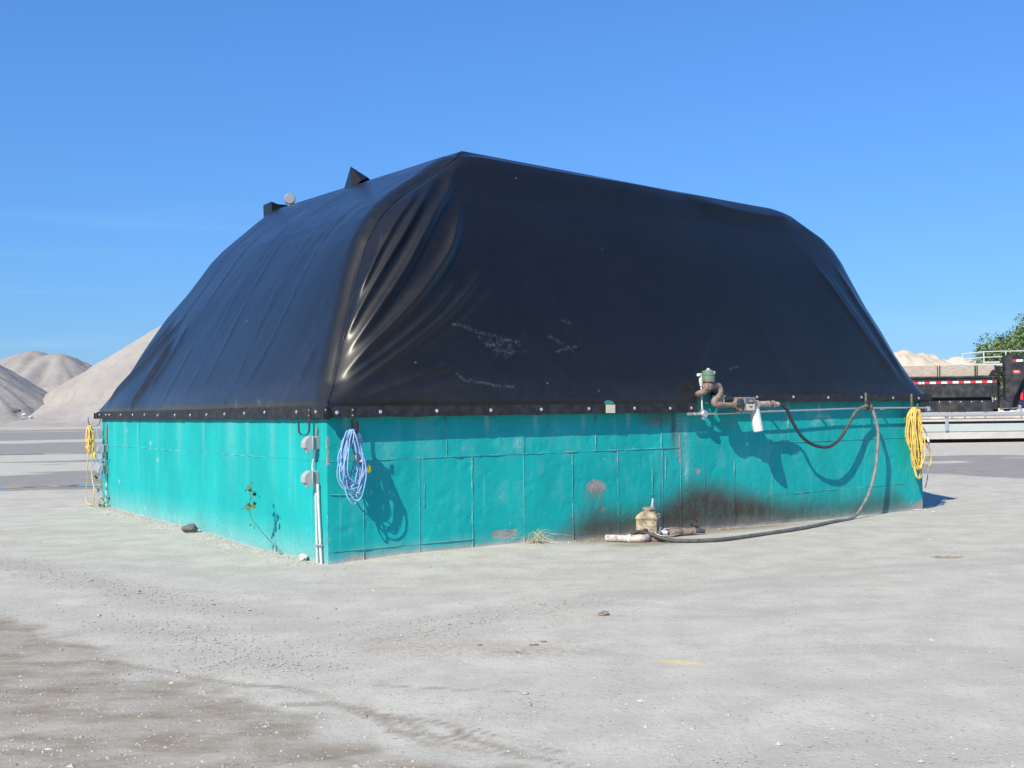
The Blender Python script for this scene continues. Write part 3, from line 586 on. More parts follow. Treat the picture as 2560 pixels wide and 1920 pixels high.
hsx = [0, 2.75, 3.1, 3.35, 3.57, 3.81, 4.13, 4.42, 4.72, 4.9, 5.2, 5.4, 5.75, 6.2, 6.66, 7.04, 7.46, 8.5, 9.4, 9.9, 10.25, 10.63]
hsz = [-.3, -.1, .12, .26, .34, .39, .33, .36, .40, .43, .56, .67, .68, .60, .50, .42, .34, .33, .36, .36, .14, -.1]
def attrs_R(s, z):
    g_ = np.interp(s, GR[:, 0], GR[:, 1]); zz = z - g_
    h_ = np.interp(s, hsx, hsz) + .07 * fbm(s * 1.6, z * 2.0, 3)
    soot = sstep(-.06, .40, h_ - zz + .13) * np.interp(s, [0, 3, 3.6, 4.6, 5.2, 6.6, 7.2, 8.2, 10.6], [.5, .9, .97, 1, 1, 1, .92, .78, .7])
    soot = np.maximum(soot, .85 * np.exp(-((s - 5.10) / .045) ** 2) * sstep(.95, 1.35, z) * sstep(.0, .2, z))
    soot = np.maximum(soot, .6 * sstep(4.35, 4.75, s) * sstep(5.2, 5.1, s) * sstep(1.36, 1.50, z))
    soot = np.maximum(soot, .35 * sstep(6.0, 6.3, s) * sstep(10.4, 8, s) * sstep(1.60, 1.70, z))  # darker band along the wall top below the raised hem
    soot = np.maximum(soot, .8 * np.exp(-((s - 1.49) / .012) ** 2) * sstep(1.52, 1.56, z)); soot = np.maximum(soot, .8 * np.exp(-((s - 3.74) / .02) ** 2 - ((z - 1.53) / .05) ** 2))
    chip = .55 * sstep(.05, .03, zz + .015 * fbm(s * 5, s * 0, 3)) * sstep(.02, .2, s) * sstep(2.85, 2.6, s)
    chip = chip + .9 * sstep(1.15, .85, (np.abs((s - 2.32) / .195) ** 3 + np.abs((zz - .125) / .052) ** 3))
    chip = chip + .8 * sstep(1.2, .7, np.hypot((s - 3.74) / .17, (z - .665) / .09)) + .8 * sstep(1.2, .5, np.hypot((s - 3.835) / .04, (z - .35) / .04))
    chip = chip + .8 * sstep(.03, -.02, zz - (s - 10.1) * .35) * sstep(10.1, 10.15, s)
    chip = chip + .45 * sstep(.14, .05, zz) * np.exp(-((s - .35) / .14) ** 2)
    clus = np.exp(-((s - 4.2) / .28) ** 2 - ((z - 1.50) / .10) ** 2) + .8 * np.exp(-((s - 4.35) / .5) ** 2 - ((z - 1.0) / .2) ** 2) + .8 * np.exp(-((s - 5.45) / .14) ** 2 - ((z - .9) / .35) ** 2)
    chip = chip + .5 * clus * (fbm(s * 9, z * 9, 3) > .10) + .36 * (fbm(s * 13 + 5, z * 13, 2) > .50)
    chip = chip + .75 * np.exp(-((s - 5.205) / .032) ** 2) * sstep(.8, 1.0, z) * sstep(1.62, 1.5, z) + .6 * np.exp(-((s - 4.78) / .09) ** 4 - ((z - 1.46) / .06) ** 4)
    chip = np.maximum(chip, .9 * sstep(.03, .0, s + .02 * fbm(z * 8, z * 0 + 3, 3) + .004) * (fbm(z * 5, s * 0 + 1, 3) > .02))
    rust = .8 * np.exp(-((s - 3.74) / .12) ** 2) * sstep(.48, .56, z) * sstep(.68, .60, z) + .35 * np.exp(-((s - 3.74) / .14) ** 2) * sstep(.2, .5, z) * sstep(.66, .6, z)
    rust = np.maximum(rust, .55 * sstep(6.0, 6.15, s) * sstep(6.4, 6.3, s) * np.exp(-((z - 1.44) / .02) ** 2))
    pale = .10 * np.clip(fbm(s * 7, z * 3.2, 3) - .12, 0, 1) * 2 + .7 * np.exp(-((s - 5.33) / .05) ** 2) * sstep(.5, .8, z) * sstep(1.7, 1.3, z) * (.5 + .5 * fbm(s * 12, z * 6, 2))
    for c_ in (.22, 2.08, 2.80, 3.55, 4.3, 7.4, 8.1): pale = np.maximum(pale, .45 * np.exp(-((s - c_) / .03) ** 2) * sstep(1.25, 1.6, z))
    pale = np.maximum(pale, .4 * np.exp(-((np.hypot(s - 8.19, (z - 1.35) * 1.2) - .2) / .05) ** 2) * (z > 1.36)); pale = np.maximum(pale, .5 * np.exp(-((s - 2.53) / .06) ** 2 - ((z - 1.24) / .08) ** 2))
    dust = .55 * sstep(.06, .0, zz + .02 * fbm(s * 6, s * 0 + 5, 3)) + .26 * sstep(.20, 0, zz + .06 * fbm(s * 3, z * 3, 3))
    return dict(soot=np.clip(soot, 0, 1), chip=np.clip(chip, 0, 1), rust=rust, pale=pale, dust=dust)
def attrs_L(d, z):
    g_ = np.interp(d, GL[:, 0], GL[:, 1]); zz = z - g_
    chip = .75 * np.maximum(sstep(.05, .01, d + .02 * fbm(z * 7, z * 0, 3)), 0) * (fbm(z * 4, d * 0 + 7, 3) > .05)
    chip = chip + .3 * (zz < .05 + .03 * fbm(d * 4, d * 0 + 2, 3)) + .0 * d
    pale = np.zeros_like(d)
    for c_, w_ in ((9.3, .05), (8.9, .04), (8.2, .10), (7.4, .05), (6.3, .04), (5.2, .12), (4.1, .05), (3.0, .2), (2.4, .06), (1.55, .10), (1.0, .06)):
        pale = np.maximum(pale, (.17 * np.exp(-((d - c_) / w_) ** 2)) * sstep(.35, 1.6, z))
    for c_, zc in ((8.1, 1.40), (6.3, .95), (8.6, .5), (7.0, .15), (5.4, .10), (5.2, .06), (6.7, 1.2)): pale = np.maximum(pale, .8 * np.exp(-((d - c_) / .05) ** 2 - ((z - zc) / .03) ** 2))
    pale = np.maximum(pale, .28 * sstep(.5, .0, zz))
    dust = .5 * sstep(.05, .0, zz + .02 * fbm(d * 5, d * 0 + 5, 3)) + .20 * sstep(.25, 0, zz + .06 * fbm(d * 3, z * 3, 3))
    z0 = np.zeros_like(d)
    return dict(soot=.5 * np.exp(-((z - 1.60) / .03) ** 2) + z0, chip=np.clip(chip, 0, 1), rust=.4 * np.exp(-((d - .25) / .02) ** 2) * (z > 1.38), pale=pale, dust=dust)  # first entry: darker line along the wall at hem height

def wall_panel(parent, a0, a1, z0, z1, side, seed):
    """one formwork panel of the pour, standing slightly proud; side 'R' (pump wall) or 'L'"""
    r = random.Random(seed); gap = .0008
    na = max(3, int((a1 - a0) / .028)); nz = max(3, int((z1 - z0) / .028))
    A, Z = np.meshgrid(np.linspace(a0 + (gap if a0 > .001 else -.004), a1 - gap, na), np.linspace(z0 + gap, z1 - gap, nz), indexing='ij')
    proud = .003 + r.uniform(0, .005) + r.uniform(-.003, .003) * (A - a0) / max(.3, a1 - a0)
    P = proud + .0030 * fbm(A * 2.2 + seed, Z * 2.2, 3) + .0016 * fbm(A * 9, Z * 9 + seed, 3)
    pits = fbm(A * 11 + 3, Z * 11, 2); P = P - .006 * sstep(.48, .62, pits) + .004 * sstep(-.5, -.64, pits)
    at = (attrs_R if side == 'R' else attrs_L)(A, Z)
    P = P - .006 * at['chip']
    mb = MB()
    if side == 'R': mb.grid(A, -P, Z)
    else: mb.grid(-P, A, Z)
    n0 = na * nz; idx = np.arange(n0).reshape(na, nz)                # skirt back into the wall
    ring = list(idx[:, 0]) + list(idx[-1, 1:]) + list(idx[-2::-1, -1]) + list(idx[0, -2:0:-1])
    for i in ring:
        v = mb.v[i]; mb.v.append((v[0], .02, v[2]) if side == 'R' else (.02, v[1], v[2]))
    for j in range(len(ring)): j2 = (j + 1) % len(ring); mb.f.append((ring[j], ring[j2], n0 + j2, n0 + j))
    full = {k_: np.concatenate([x.ravel(), x.ravel()[ring]]) for k_, x in at.items()}
    return part(parent, 'panel', mb, M['teal'], 60, attrs=full)
def seam(parent, pts, side, seed):
    """the ragged fin of concrete that leaked between two forms"""
    n = 0; mb = MB(); K = []
    for (a, b) in zip(pts, pts[1:]):
        m = max(2, int(math.dist(a, b) / .04))
        for i in range(m): t = i / m; K.append((a[0] + (b[0] - a[0]) * t, a[1] + (b[1] - a[1]) * t))
    K.append(pts[-1]); vert = abs(pts[0][0] - pts[-1][0]) < abs(pts[0][1] - pts[-1][1])
    for i, (a, z) in enumerate(K):
        h_ = .006 + .011 * max(0.0, float(fbm(np.array(i * .23 + seed), np.array(seed * 3.1), 3)) + .25); wd = .009 + .004 * math.sin(i * .7 + seed)
        j = .003 * float(fbm(np.array(i * .4 + seed), np.array(2.0), 2))
        for q, p in ((-wd, -.004), (0, h_ + .004), (wd, -.004)):
            aa, zz = (a + q + j, z) if vert else (a, z + q + j); mb.v.append((aa, -p, zz) if side == 'R' else (-p, aa, zz))
        if i: o = len(mb.v) - 6; mb.f += [(o, o + 3, o + 4, o + 1), (o + 1, o + 4, o + 5, o + 2)]
    A = np.array([v[0] if side == 'R' else v[1] for v in mb.v]); Z = np.array([v[2] for v in mb.v])
    at = (attrs_R if side == 'R' else attrs_L)(A, Z); at['pale'] = at['pale'] + .30; at['chip'] = at['chip'] + .18
    return part(parent, 'form_seam', mb, M['teal'], 180, attrs=at)
ZJ = 1.117
up = [0, 1.509, 2.619, 3.747, 4.88, 5.22, 6.26, 7.4, 8.55, 10.18, L2]
lo = [0, .424, 1.14, 1.858, 2.606, 3.361, 4.112, 4.889, 5.221, 5.665, 6.257, 7.032, 8.1, 9.15, 10.18, L2]
sd = 0
for a, b in zip(up, up[1:]): sd += 1; wall_panel(wall_pump, a, b, ZJ, WALL_H, 'R', sd)
for a, b in zip(lo, lo[1:]):
    sd += 1
    if b <= 1.86: wall_panel(wall_pump, a, b, -.12, .131, 'R', sd); wall_panel(wall_pump, a, b, .131, ZJ, 'R', sd + 50)
    elif 7 < a < 10.1: wall_panel(wall_pump, a, b, -.12, .378, 'R', sd); wall_panel(wall_pump, a, b, .378, ZJ, 'R', sd + 50)
    else: wall_panel(wall_pump, a, b, -.12, ZJ, 'R', sd)
seam(wall_pump, [(.02, ZJ), (5.2, ZJ)], 'R', 1); seam(wall_pump, [(7.05, ZJ + .012), (10.2, ZJ + .016)], 'R', 2)
seam(wall_pump, [(.05, .131), (1.86, .131)], 'R', 3); seam(wall_pump, [(7.03, .372), (10.18, .384)], 'R', 4); seam(wall_pump, [(.01, .755), (.42, .735)], 'R', 5)
for i, a in enumerate(up[1:-1]):
    if a not in (6.26, 8.55): seam(wall_pump, [(a, ZJ), (a + .004, 1.58)], 'R', 10 + i)
for i, a in enumerate(lo[1:-1]):
    if a not in (8.1, 9.15): seam(wall_pump, [(a, .0), (a + .003, ZJ)], 'R', 30 + i)
for i, (a, z0, z1) in enumerate(((4.83, .35, .62), (4.70, .5, .95), (1.2, .55, .82), (4.95, .7, 1.0))): seam(wall_pump, [(a, z0), (a + .01, z1)], 'R', 60 + i)
lps = [0, 2.44, 4.88, 7.32, L1]
for a, b in zip(lps, lps[1:]): sd += 1; wall_panel(wall_sunny, a, b, ZJ, WALL_H, 'L', sd); wall_panel(wall_sunny, a, b, -.12, ZJ, 'L', sd + 50)
for i, (a, b) in enumerate(((9.7, 7.9), (7.6, 4.5), (4.1, 1.6))): seam(wall_sunny, [(a, ZJ), (b, ZJ)], 'L', 80 + i)
seam(wall_sunny, [(.6, .80), (.30, .80)], 'L', 90)
mb = MB(); mb.box((5.66, .04, 1.80), (.30, .16, .19), bev=.01); part(tank, 'upstand', mb, M['teal_plain'])

# ------------------------------------------------------------------ black tarp over arched frame
tarp = thing('tarp_cover', 'black tarpaulin stretched over an arched frame on the teal tank', 'tarp', (0, 0, 1.6))
# hips: (inset along x, inset along y, z) for near left, far left, near right, far right
nz_ = np.array([1.60, 1.69, 1.78, 2.04, 2.47, 2.86, 3.3, 3.77, 4.04, 4.26, 4.43, 4.76, 5.02, 5.10])
nu_ = np.array([-.055, -.055, -.02, .15, .31, .47, .65, .88, 1.07, 1.28, 1.5, 1.99, 2.36, 2.52])
nv_ = np.array([-.12, -.12, -.05, .14, .28, .41, .56, .71, .80, .87, .93, 1.04, 1.10, 1.20])
rz_ = np.array([1.62, 1.72, 1.78, 2.10, 2.51, 2.90, 3.3, 3.81, 4.06, 4.27, 4.46, 4.76, 4.86, 4.90])
ru_ = np.array([-.12, -.12, -.09, .06, .29, .45, .63, .84, .91, 1.02, 1.21, 1.76, 2.10, 2.35])
fz_ = np.array([1.60, 1.69, 1.78, 2.10, 2.55, 2.95, 3.4, 3.85, 4.19, 4.39, 4.60, 4.95, 5.26, 5.37])
fu_ = np.array([-.055, -.055, -.02, .20, .47, .67, .92, 1.24, 1.45, 1.57, 1.74, 2.10, 2.40, 2.52])
fv_ = np.array([-.12, -.12, -.05, .24, .47, .67, .89, 1.12, 1.29, 1.39, 1.49, 1.67, 1.82, 1.95])
tt = np.linspace(0, 1, len(nz_)); NL = 230
lv = np.concatenate([np.linspace(0, .16, 22, endpoint=False), np.linspace(.16, 1, NL - 22)])
def I(a): return np.interp(lv, tt, a)
def sm(a, k_=2):
    b = a.copy()
    for _ in range(k_): b[14:-2] = (b[13:-3] + 2 * b[14:-2] + b[15:-1]) / 4
    return b
nu, nv, nz = sm(I(nu_)), sm(I(nv_)), sm(I(nz_)); ru, rz = sm(I(ru_)), sm(I(rz_)); fu, fv, fz = sm(I(fu_)), sm(I(fv_)), sm(I(fz_))
ou = sstep(.08, .24, lv) * sstep(1.0, .86, lv); of = .05 * ou; ou = .099 * ou                 # hips carried out a little, since the rounding takes them back
nu, ru, fu, fv = nu - ou, ru - of, fu - of, fv - of; rv = nv - of; nv = nv - ou
H0 = np.stack([nu, nv, nz], -1); H1 = np.stack([L2 - ru, rv, rz], -1)
H2 = np.stack([L2 - fu, L1 - fv, fz - .18 * sstep(.2, 1, lv)], -1); H3 = np.stack([fu, L1 - fv, fz], -1)
cu_R = np.unique(np.concatenate([np.linspace(0, .24, 170), np.linspace(.24, .42, 80), np.linspace(.42, .95, 110), np.linspace(.95, 1, 10)]))
s_of = lambda c: -.12 + c * (L2 + .24)
cut0, cut1 = (5.44 + .12) / (L2 + .24), (5.80 + .12) / (L2 + .24)
cu_R = np.unique(np.concatenate([cu_R, [cut0, cut0 + .0008, cut1, cut1 + .0008]]))
cu_L = np.unique(np.concatenate([np.linspace(0, .1, 12), np.linspace(.1, .7, 90), np.linspace(.7, 1, 80)]))
cu_F = np.linspace(0, 1, 24)
FOLD_R = [([(2.36, 4.94), (2.01, 4.42), (1.75, 4.15), (1.49, 3.82), (1.09, 3.28), (.67, 2.77), (.23, 2.20)], .070, .046),
          ([(2.05, 4.74), (1.73, 4.39), (1.42, 4.03), (1.12, 3.65), (.88, 3.33), (.52, 2.80), (.20, 2.25)], .062, .042),
          ([(1.72, 4.55), (1.44, 4.22), (1.2, 3.96), (.98, 3.66), (.74, 3.30), (.46, 2.85)], .050, .036),
          ([(2.30, 4.45), (2.05, 4.05), (1.82, 3.66), (1.55, 3.33), (1.2, 2.97), (.86, 2.66), (.51, 2.36), (.13, 1.95)], .060, .050),
          ([(2.4, 3.65), (2.1, 3.25), (1.61, 2.81), (1.01, 2.39), (.45, 2.03), (.1, 1.84)], .034, .042),
          ([(1.95, 3.35), (1.5, 2.90), (1.0, 2.52), (.5, 2.18), (.12, 1.92)], .026, .034), ([(2.8, 3.5), (2.2, 3.0), (1.5, 2.5), (.7, 2.06)], .016, .045),
          ([(1.9, 2.3), (1.3, 2.1), (.7, 1.91), (.3, 1.80)], .022, .034), ([(1.22, 4.15), (1.0, 3.80), (.80, 3.42), (.55, 2.95), (.28, 2.40)], .034, .030), ([(2.3, 2.0), (1.4, 1.88), (.5, 1.78)], .014, .03),
          ([(6.24, 4.84), (7.14, 4.70), (8.03, 4.66), (8.55, 4.68), (8.88, 4.66)], .06, .10),
          ([(8.61, 4.09), (9.01, 3.44), (9.41, 2.79), (10.07, 2.01)], .030, .055), ([(9.21, 4.13), (9.52, 3.47), (9.9, 2.74), (10.37, 1.98)], .028, .05), ([(8.9, 3.9), (9.3, 3.2), (9.75, 2.5), (10.2, 1.95)], .022, .045),
          ([(3.4, 1.95), (3.0, 2.3), (2.6, 2.7)], .012, .06), ([(5.2, 1.85), (5.6, 2.3), (6.1, 2.9)], .012, .07), ([(7.6, 1.9), (7.2, 2.4), (6.9, 3.0)], .010, .07)]
def smooth_line(P, n=6):
    P = [np.array(p, float) for p in P]; out = []
    for i in range(len(P) - 1):
        p0, p1, p2, p3 = P[max(i - 1, 0)], P[i], P[i + 1], P[min(i + 2, len(P) - 1)]
        for j in range(n): t = j / n; out.append(tuple(.5 * (2 * p1 + (p2 - p0) * t + (2 * p0 - 5 * p1 + 4 * p2 - p3) * t * t + (3 * p1 - p0 - 3 * p2 + p3) * t ** 3)))
    return out + [tuple(P[-1])]
FOLD_R = [(smooth_line(p, 4), a, w_) for p, a, w_ in FOLD_R]
FOLD_L = [([(7.26, 3.04), (7.37, 2.67), (7.47, 2.39), (7.56, 2.03), (7.64, 1.83), (7.60, 1.63)], .045, .06),
          ([(7.36, 3.48), (7.61, 3.1), (8.22, 2.68), (9.13, 2.17), (9.45, 1.76)], .05, .10), ([(7.7, 3.36), (8.22, 2.93), (8.94, 2.49), (9.5, 2.03)], -.04, .09),
          ([(6.81, 3.29), (6.82, 2.81), (7.08, 2.3), (7.2, 1.98)], .02, .09), ([(5.96, 2.95), (5.98, 2.47), (6.05, 2.04), (5.93, 1.7)], .010, .05),
          ([(4.3, 4.9), (4.2, 3.43), (4.25, 2.74), (4.33, 2.17), (4.53, 1.75)], .007, .03), ([(2.1, 4.9), (2.22, 3.09), (2.33, 2.54), (2.54, 2.11), (2.68, 1.75)], .007, .03),
          ([(6.3, 5.0), (6.3, 4.0), (6.4, 3.2)], .008, .05), ([(.76, 2.52), (.84, 2.17), (.87, 1.93)], .012, .04)]
SCR = [[(1.65, 2.67), (2.09, 2.58), (2.6, 2.48)], [(1.99, 2.55), (2.11, 2.44), (2.38, 2.33)], [(3.05, 2.58), (3.39, 2.4)], [(3.13, 2.37), (3.47, 2.46)], [(3.32, 2.8), (3.45, 2.75)],
       [(2.08, 2.43), (2.32, 2.45)], [(1.79, 2.0), (2.15, 1.95), (2.41, 1.93)], [(1.63, 2.07), (1.78, 1.98)], [(2.2, 2.40), (2.5, 2.33)], [(6.2, 2.2), (6.35, 2.23)]]
MID = (H0 + H1 + H2 + H3) / 4
def strip_normal(Ha, Hb):
    d = (Hb - Ha); d = d / np.linalg.norm(d, axis=1, keepdims=True); nr = np.cross(d, np.gradient((Ha + Hb) / 2, axis=0)); nr = nr / (np.linalg.norm(nr, axis=1, keepdims=True) + 1e-9)
    return nr * np.sign(((((Ha + Hb) / 2 - MID) * np.array([1, 1, 0])) * nr).sum(1))[:, None]
def face_strip(Ha, Hb, cu, kind, prev, nxt):
    """ruled surface between two hips, with the hips rounded, sag and folds"""
    C_ = cu[:, None, None]; P = Ha[None] * (1 - C_) + Hb[None] * C_
    nr0 = strip_normal(Ha, Hb); nr = np.repeat(nr0[None], len(cu), 0)
    Ln = np.linalg.norm(Hb - Ha, axis=1)[None]; da = cu[:, None] * Ln; db = (1 - cu[:, None]) * Ln
    body = sstep(.02, .2, lv)[None] * sstep(1.0, .93, lv)[None]
    # rounded hips: the sheet turns the corner tangentially over R_
    R_, pw = (.55, 2.77) if kind == 'R' else (.32, 1.6); dls = {'L': (.07, .14), 'R': (.14, .07), 'B': (.07, .07)}[kind]
    tp = (sstep(.08, .24, lv) * sstep(1.0, .86, lv))[None]
    for dist_, other, dl in ((da, prev, dls[0]), (db, nxt, dls[1])):
        bis = nr0 + other; bis = bis / np.linalg.norm(bis, axis=1, keepdims=True)
        R1 = R_ if dl > .1 else .34; P = P - (dl * tp * np.clip(1 - dist_ / R1, 0, 1) ** (pw if dl > .1 else 2.0))[..., None] * bis[None]
    wave = (.022 if kind == 'R' else .026) * fbm(P[..., 0] * .45 + P[..., 1] * .45, P[..., 2] * .5 + 3, 2) * body + (.003 if kind == 'R' else .006) * fbm((P[..., 0] + P[..., 1]) * 2.2, P[..., 2] * 1.1, 3) * body
    off = wave
    if kind == 'R':                                                  # the end sheet bellies out between its two hips
        bt = (sstep(.05, .42, lv) * sstep(1.0, .42, lv))[None]; bow = lambda x, r: 1 - np.clip(1 - x / r, 0, 1) ** 1.7
        P = P + (.21 * bt * bow(da, 1.0) * bow(db, 1.2))[..., None] * np.array([0, -1.0, 0])
    if kind == 'R': U, V, FL = P[..., 0], P[..., 2], FOLD_R
    elif kind == 'L': U, V, FL = P[..., 1], P[..., 2], FOLD_L
    else: U, V, FL = P[..., 0], P[..., 2], []
    scuff = np.zeros(U.shape)
    for pts, am, wd in FL:
        dd, par = dist_poly(U, V, pts); tap = sstep(0, .28, par) * sstep(1.0, .80, par)
        off = off + am * tap * (1.2 if kind == 'R' else 1.25) * np.exp(-np.sqrt((dd / wd) ** 2 + .16) + .4) - am * .12 * tap * np.exp(-((dd - 2.4 * wd) / (wd * 1.4)) ** 2)
    dust = .30 * sstep(2.2, 1.72, V) * (.5 + .5 * fbm(U * .9, V * 2, 2)) + .07 * sstep(3.4, 2.0, V)
    if kind == 'R':
        for pts in SCR: dd, par = dist_poly(U + .03 * fbm(U * 6, V * 6, 3), V + .03 * fbm(U * 6 + 4, V * 6, 3), pts); scuff = np.maximum(scuff, .8 * np.exp(-(dd / .013) ** 2))
        q = np.exp(-((U - 2.3) / .35) ** 2 - ((V - 2.42) / .10) ** 2) + np.exp(-((U - 3.3) / .2) ** 2 - ((V - 2.5) / .13) ** 2); scuff = np.maximum(scuff, .5 * q * (fbm(U * 14, V * 14, 2) > .2))
        dust = dust * .5 + .03 * np.exp(-((V - 3.05) / .04) ** 2) * sstep(3.2, 1.5, U)
    if kind == 'L':
        q = np.exp(-((U - 1.8) / .45) ** 2 - ((V - 1.79) / .05) ** 2); dust = np.maximum(dust, .95 * q * (.6 + fbm(U * 9, V * 9, 2)))
        for x_ in (2.65, 5.9, 1.6): dust = np.maximum(dust, .7 * np.exp(-((U - x_ - .3 * (V - 1.8)) / .03) ** 2) * sstep(2.1, 1.75, V))
        scuff = .8 * np.exp(-((V - 4.95) / .03) ** 2 - ((U - 2.0) / .3) ** 2) * (fbm(U * 10, V * 10, 2) > .1)
        for x_, a_ in ((5.1, .05), (3.2, .05), (7.6, .05), (1.15, .06)):             # welded panel seams
            off = off + .006 * sstep(x_ - .05, x_, U + .06 * V) * sstep(x_ + .03, x_ + .02, U + .06 * V) * body
    P = P + nr * off[..., None]
    if kind == 'R':                                                  # hem stepped up behind the pump
        pass
    else:
        wob = .010 * fbm(cu * 22 + 3, cu * 0, 3)[:, None]; P[..., 2] = P[..., 2] + wob * sstep(.05, .0, lv)[None]
    return P, dust, scuff
HH = [H3, H0, H1, H2]; SN = [strip_normal(HH[i], HH[(i + 1) % 4]) for i in range(4)]
strips = [face_strip(HH[i], HH[(i + 1) % 4], (1 - cu_L[::-1], cu_R, cu_F, cu_F)[i], 'LRBB'[i], SN[i - 1], SN[(i + 1) % 4]) for i in range(4)]
P = np.concatenate([s_[0] for s_ in strips]); du = np.concatenate([s_[1] for s_ in strips]); sc_ = np.concatenate([s_[2] for s_ in strips])
# weld neighbouring strips at the hips (their end columns meet at mean position)
cuts = np.cumsum([0] + [s_[0].shape[0] for s_ in strips])
for i in range(4):
    a = cuts[i + 1] - 1; b = cuts[(i + 1) % 4]; m_ = (P[a] + P[b]) / 2; P[a] = m_; P[b] = m_
nring = P.shape[0]
top = [];  cen = P[:, -1].mean(0)
for f_ in (.985, .95, .8, .5, .2, 0.02): top.append(cen * (1 - f_) + P[:, -1] * f_ + np.array([0, 0, -.004]))
for t_ in top: P = np.concatenate([P, t_[:, None]], 1); du = np.concatenate([du, np.zeros((nring, 1))], 1); sc_ = np.concatenate([sc_, np.zeros((nring, 1))], 1)
Pc = np.concatenate([P, P[:1]]); duc = np.concatenate([du, du[:1]]); scc = np.concatenate([sc_, sc_[:1]])
Pl = Pc - np.array([0, 0, 1.6])
o = grid_object('cover_sheet', Pl[..., 0], Pl[..., 1], Pl[..., 2], M['tarp'], dict(dust=duc, scuff=scc)); o.parent = tarp; BASE[o.name] = Vector((0, 0, 1.6))
import bmesh
bm = bmesh.new(); bm.from_mesh(o.data); bmesh.ops.remove_doubles(bm, verts=bm.verts, dist=.0004)
kill = []
for f in bm.faces:
    c_ = f.calc_center_median()
    if c_.y < .3 and ((5.44 < c_.x < 5.80 and c_.z < .262) or (5.80 <= c_.x < L2 - .2 and c_.z < .13)): kill.append(f)
bmesh.ops.delete(bm, geom=kill, context='FACES'); bmesh.ops.recalc_face_normals(bm, faces=bm.faces); bm.to_mesh(o.data); bm.free()
# welded crease seam that runs up the near hip, puckered
hip_i = cuts[1]; path = [tuple(P[hip_i - 1, j] + np.array([-.002, -.002, 0])) for j in range(16, NL - 4, 5)]
mb = MB(); mb.tube(path, lambda t: .005 + .004 * math.sin(t * 60) ** 2, 6, sub=2); part(tarp, 'corner_seam', mb, M['tarp'], 180)
# battens, frame timber and bolts
def batten(x0, y0, x1, y1, z0, z1, nx, ny, nm='batten'):
    mb = MB(); L_ = math.hypot(x1 - x0, y1 - y0); K = max(2, int(L_ / .12)); n_ = []
    for i in range(K + 1):
        t = i / K; x, y = x0 + (x1 - x0) * t, y0 + (y1 - y0) * t
        wv = .004 * math.sin(i * 1.3) + .006 * float(fbm(np.array(i * .3 + x0), np.array(y0 + 1.0), 2)); zz0, zz1 = z0 + wv, z1 + wv * .6; d_ = .014 + wv * .3
        for a, b in ((0, zz0), (d_, zz0), (d_, zz1), (0, zz1)): mb.v.append((x + nx * a, y + ny * a, b))
        if i:
            o_ = len(mb.v) - 8
            for q in range(4): q2 = (q + 1) % 4; mb.f.append((o_ + q, o_ + q2, o_ + 4 + q2, o_ + 4 + q))
    mb.f.append((0, 1, 2, 3)); e = len(mb.v) - 4; mb.f.append((e, e + 1, e + 2, e + 3))
    return part(tarp, nm, mb, M['strip_black'], 40)
batten(-.055, -.123, 5.43, -.123, 1.597, 1.722, 0, -1); batten(5.83, -.123, L2 + .118, -.123, 1.732, 1.835, 0, -1)
batten(-.058, -.118, -.058, L1 + .118, 1.597, 1.722, -1, 0); batten(L2 + .123, -.118, L2 + .123, L1 + .118, 1.62, 1.72, 1, 0); batten(-.118, L1 + .123, L2 + .118, L1 + .123, 1.6, 1.705, 0, 1)
mb = MB(); mb.box((2.66, -.055, 1.66), (5.3, .10, .09)); mb.box((8.25, -.055, 1.79), (4.8, .10, .08)); mb.box((-.022, L1 / 2, 1.66), (.04, L1 + .2, .09)); mb.box((L2 + .055, L1 / 2, 1.66), (.10, L1 + .2, .09)); mb.box((L2 / 2, L1 + .055, 1.66), (L2 + .2, .10, .09))
part(tarp, 'frame_rail', mb, M['under'])  # dark frame boxes added under the overhang to keep its shading right
mb = MB(); mb.lathe([(.034, -.06), (.045, -.045), (.047, .03), (.040, .055), (.022, .075)], (-.062, -.122, 1.64), (0, 0, 1), 14); part(tarp, 'corner_cap', mb, M['tarp'], 60)
bolt0 = None
def bolt(x, y, z, nx, ny):
    global bolt0
    if bolt0 is None:
        mb = MB(); mb.lathe([(.022, 0), (.022, .003), (.015, .004), (.014, .011), (.006, .014)], (0, 0, 1.6), (0, -1, 0), 10)
        bolt0 = part(tarp, 'bolt', mb, M['bolt'], 40); b_ = bolt0
    else:
        b_ = bolt0.copy(); COL.objects.link(b_)
    b_.location = (x + nx * .0735, y + ny * .138, z - 1.6); b_.rotation_euler = (0, 0, math.atan2(nx, -ny))
for s_, z_ in ((.05, 1.655), (.579, 1.657), (1.306, 1.66), (2.05, 1.66), (2.792, 1.662), (3.539, 1.665), (4.3, 1.663), (4.928, 1.656), (5.318, 1.657), (6.607, 1.80), (7.376, 1.80), (8.153, 1.79), (8.937, 1.79), (9.722, 1.778), (10.39, 1.77)): bolt(s_, 0, z_, 0, -1)
for d_, z_ in ((9.674, 1.672), (9.2, 1.67), (8.963, 1.669), (8.214, 1.666), (7.464, 1.663), (6.763, 1.66), (6.042, 1.651), (5.184, 1.648), (4.466, 1.645), (3.758, 1.648), (3.041, 1.655), (2.321, 1.662), (1.634, 1.668), (.664, 1.668), (.137, 1.665)): bolt(0, d_, z_, -1, 0)
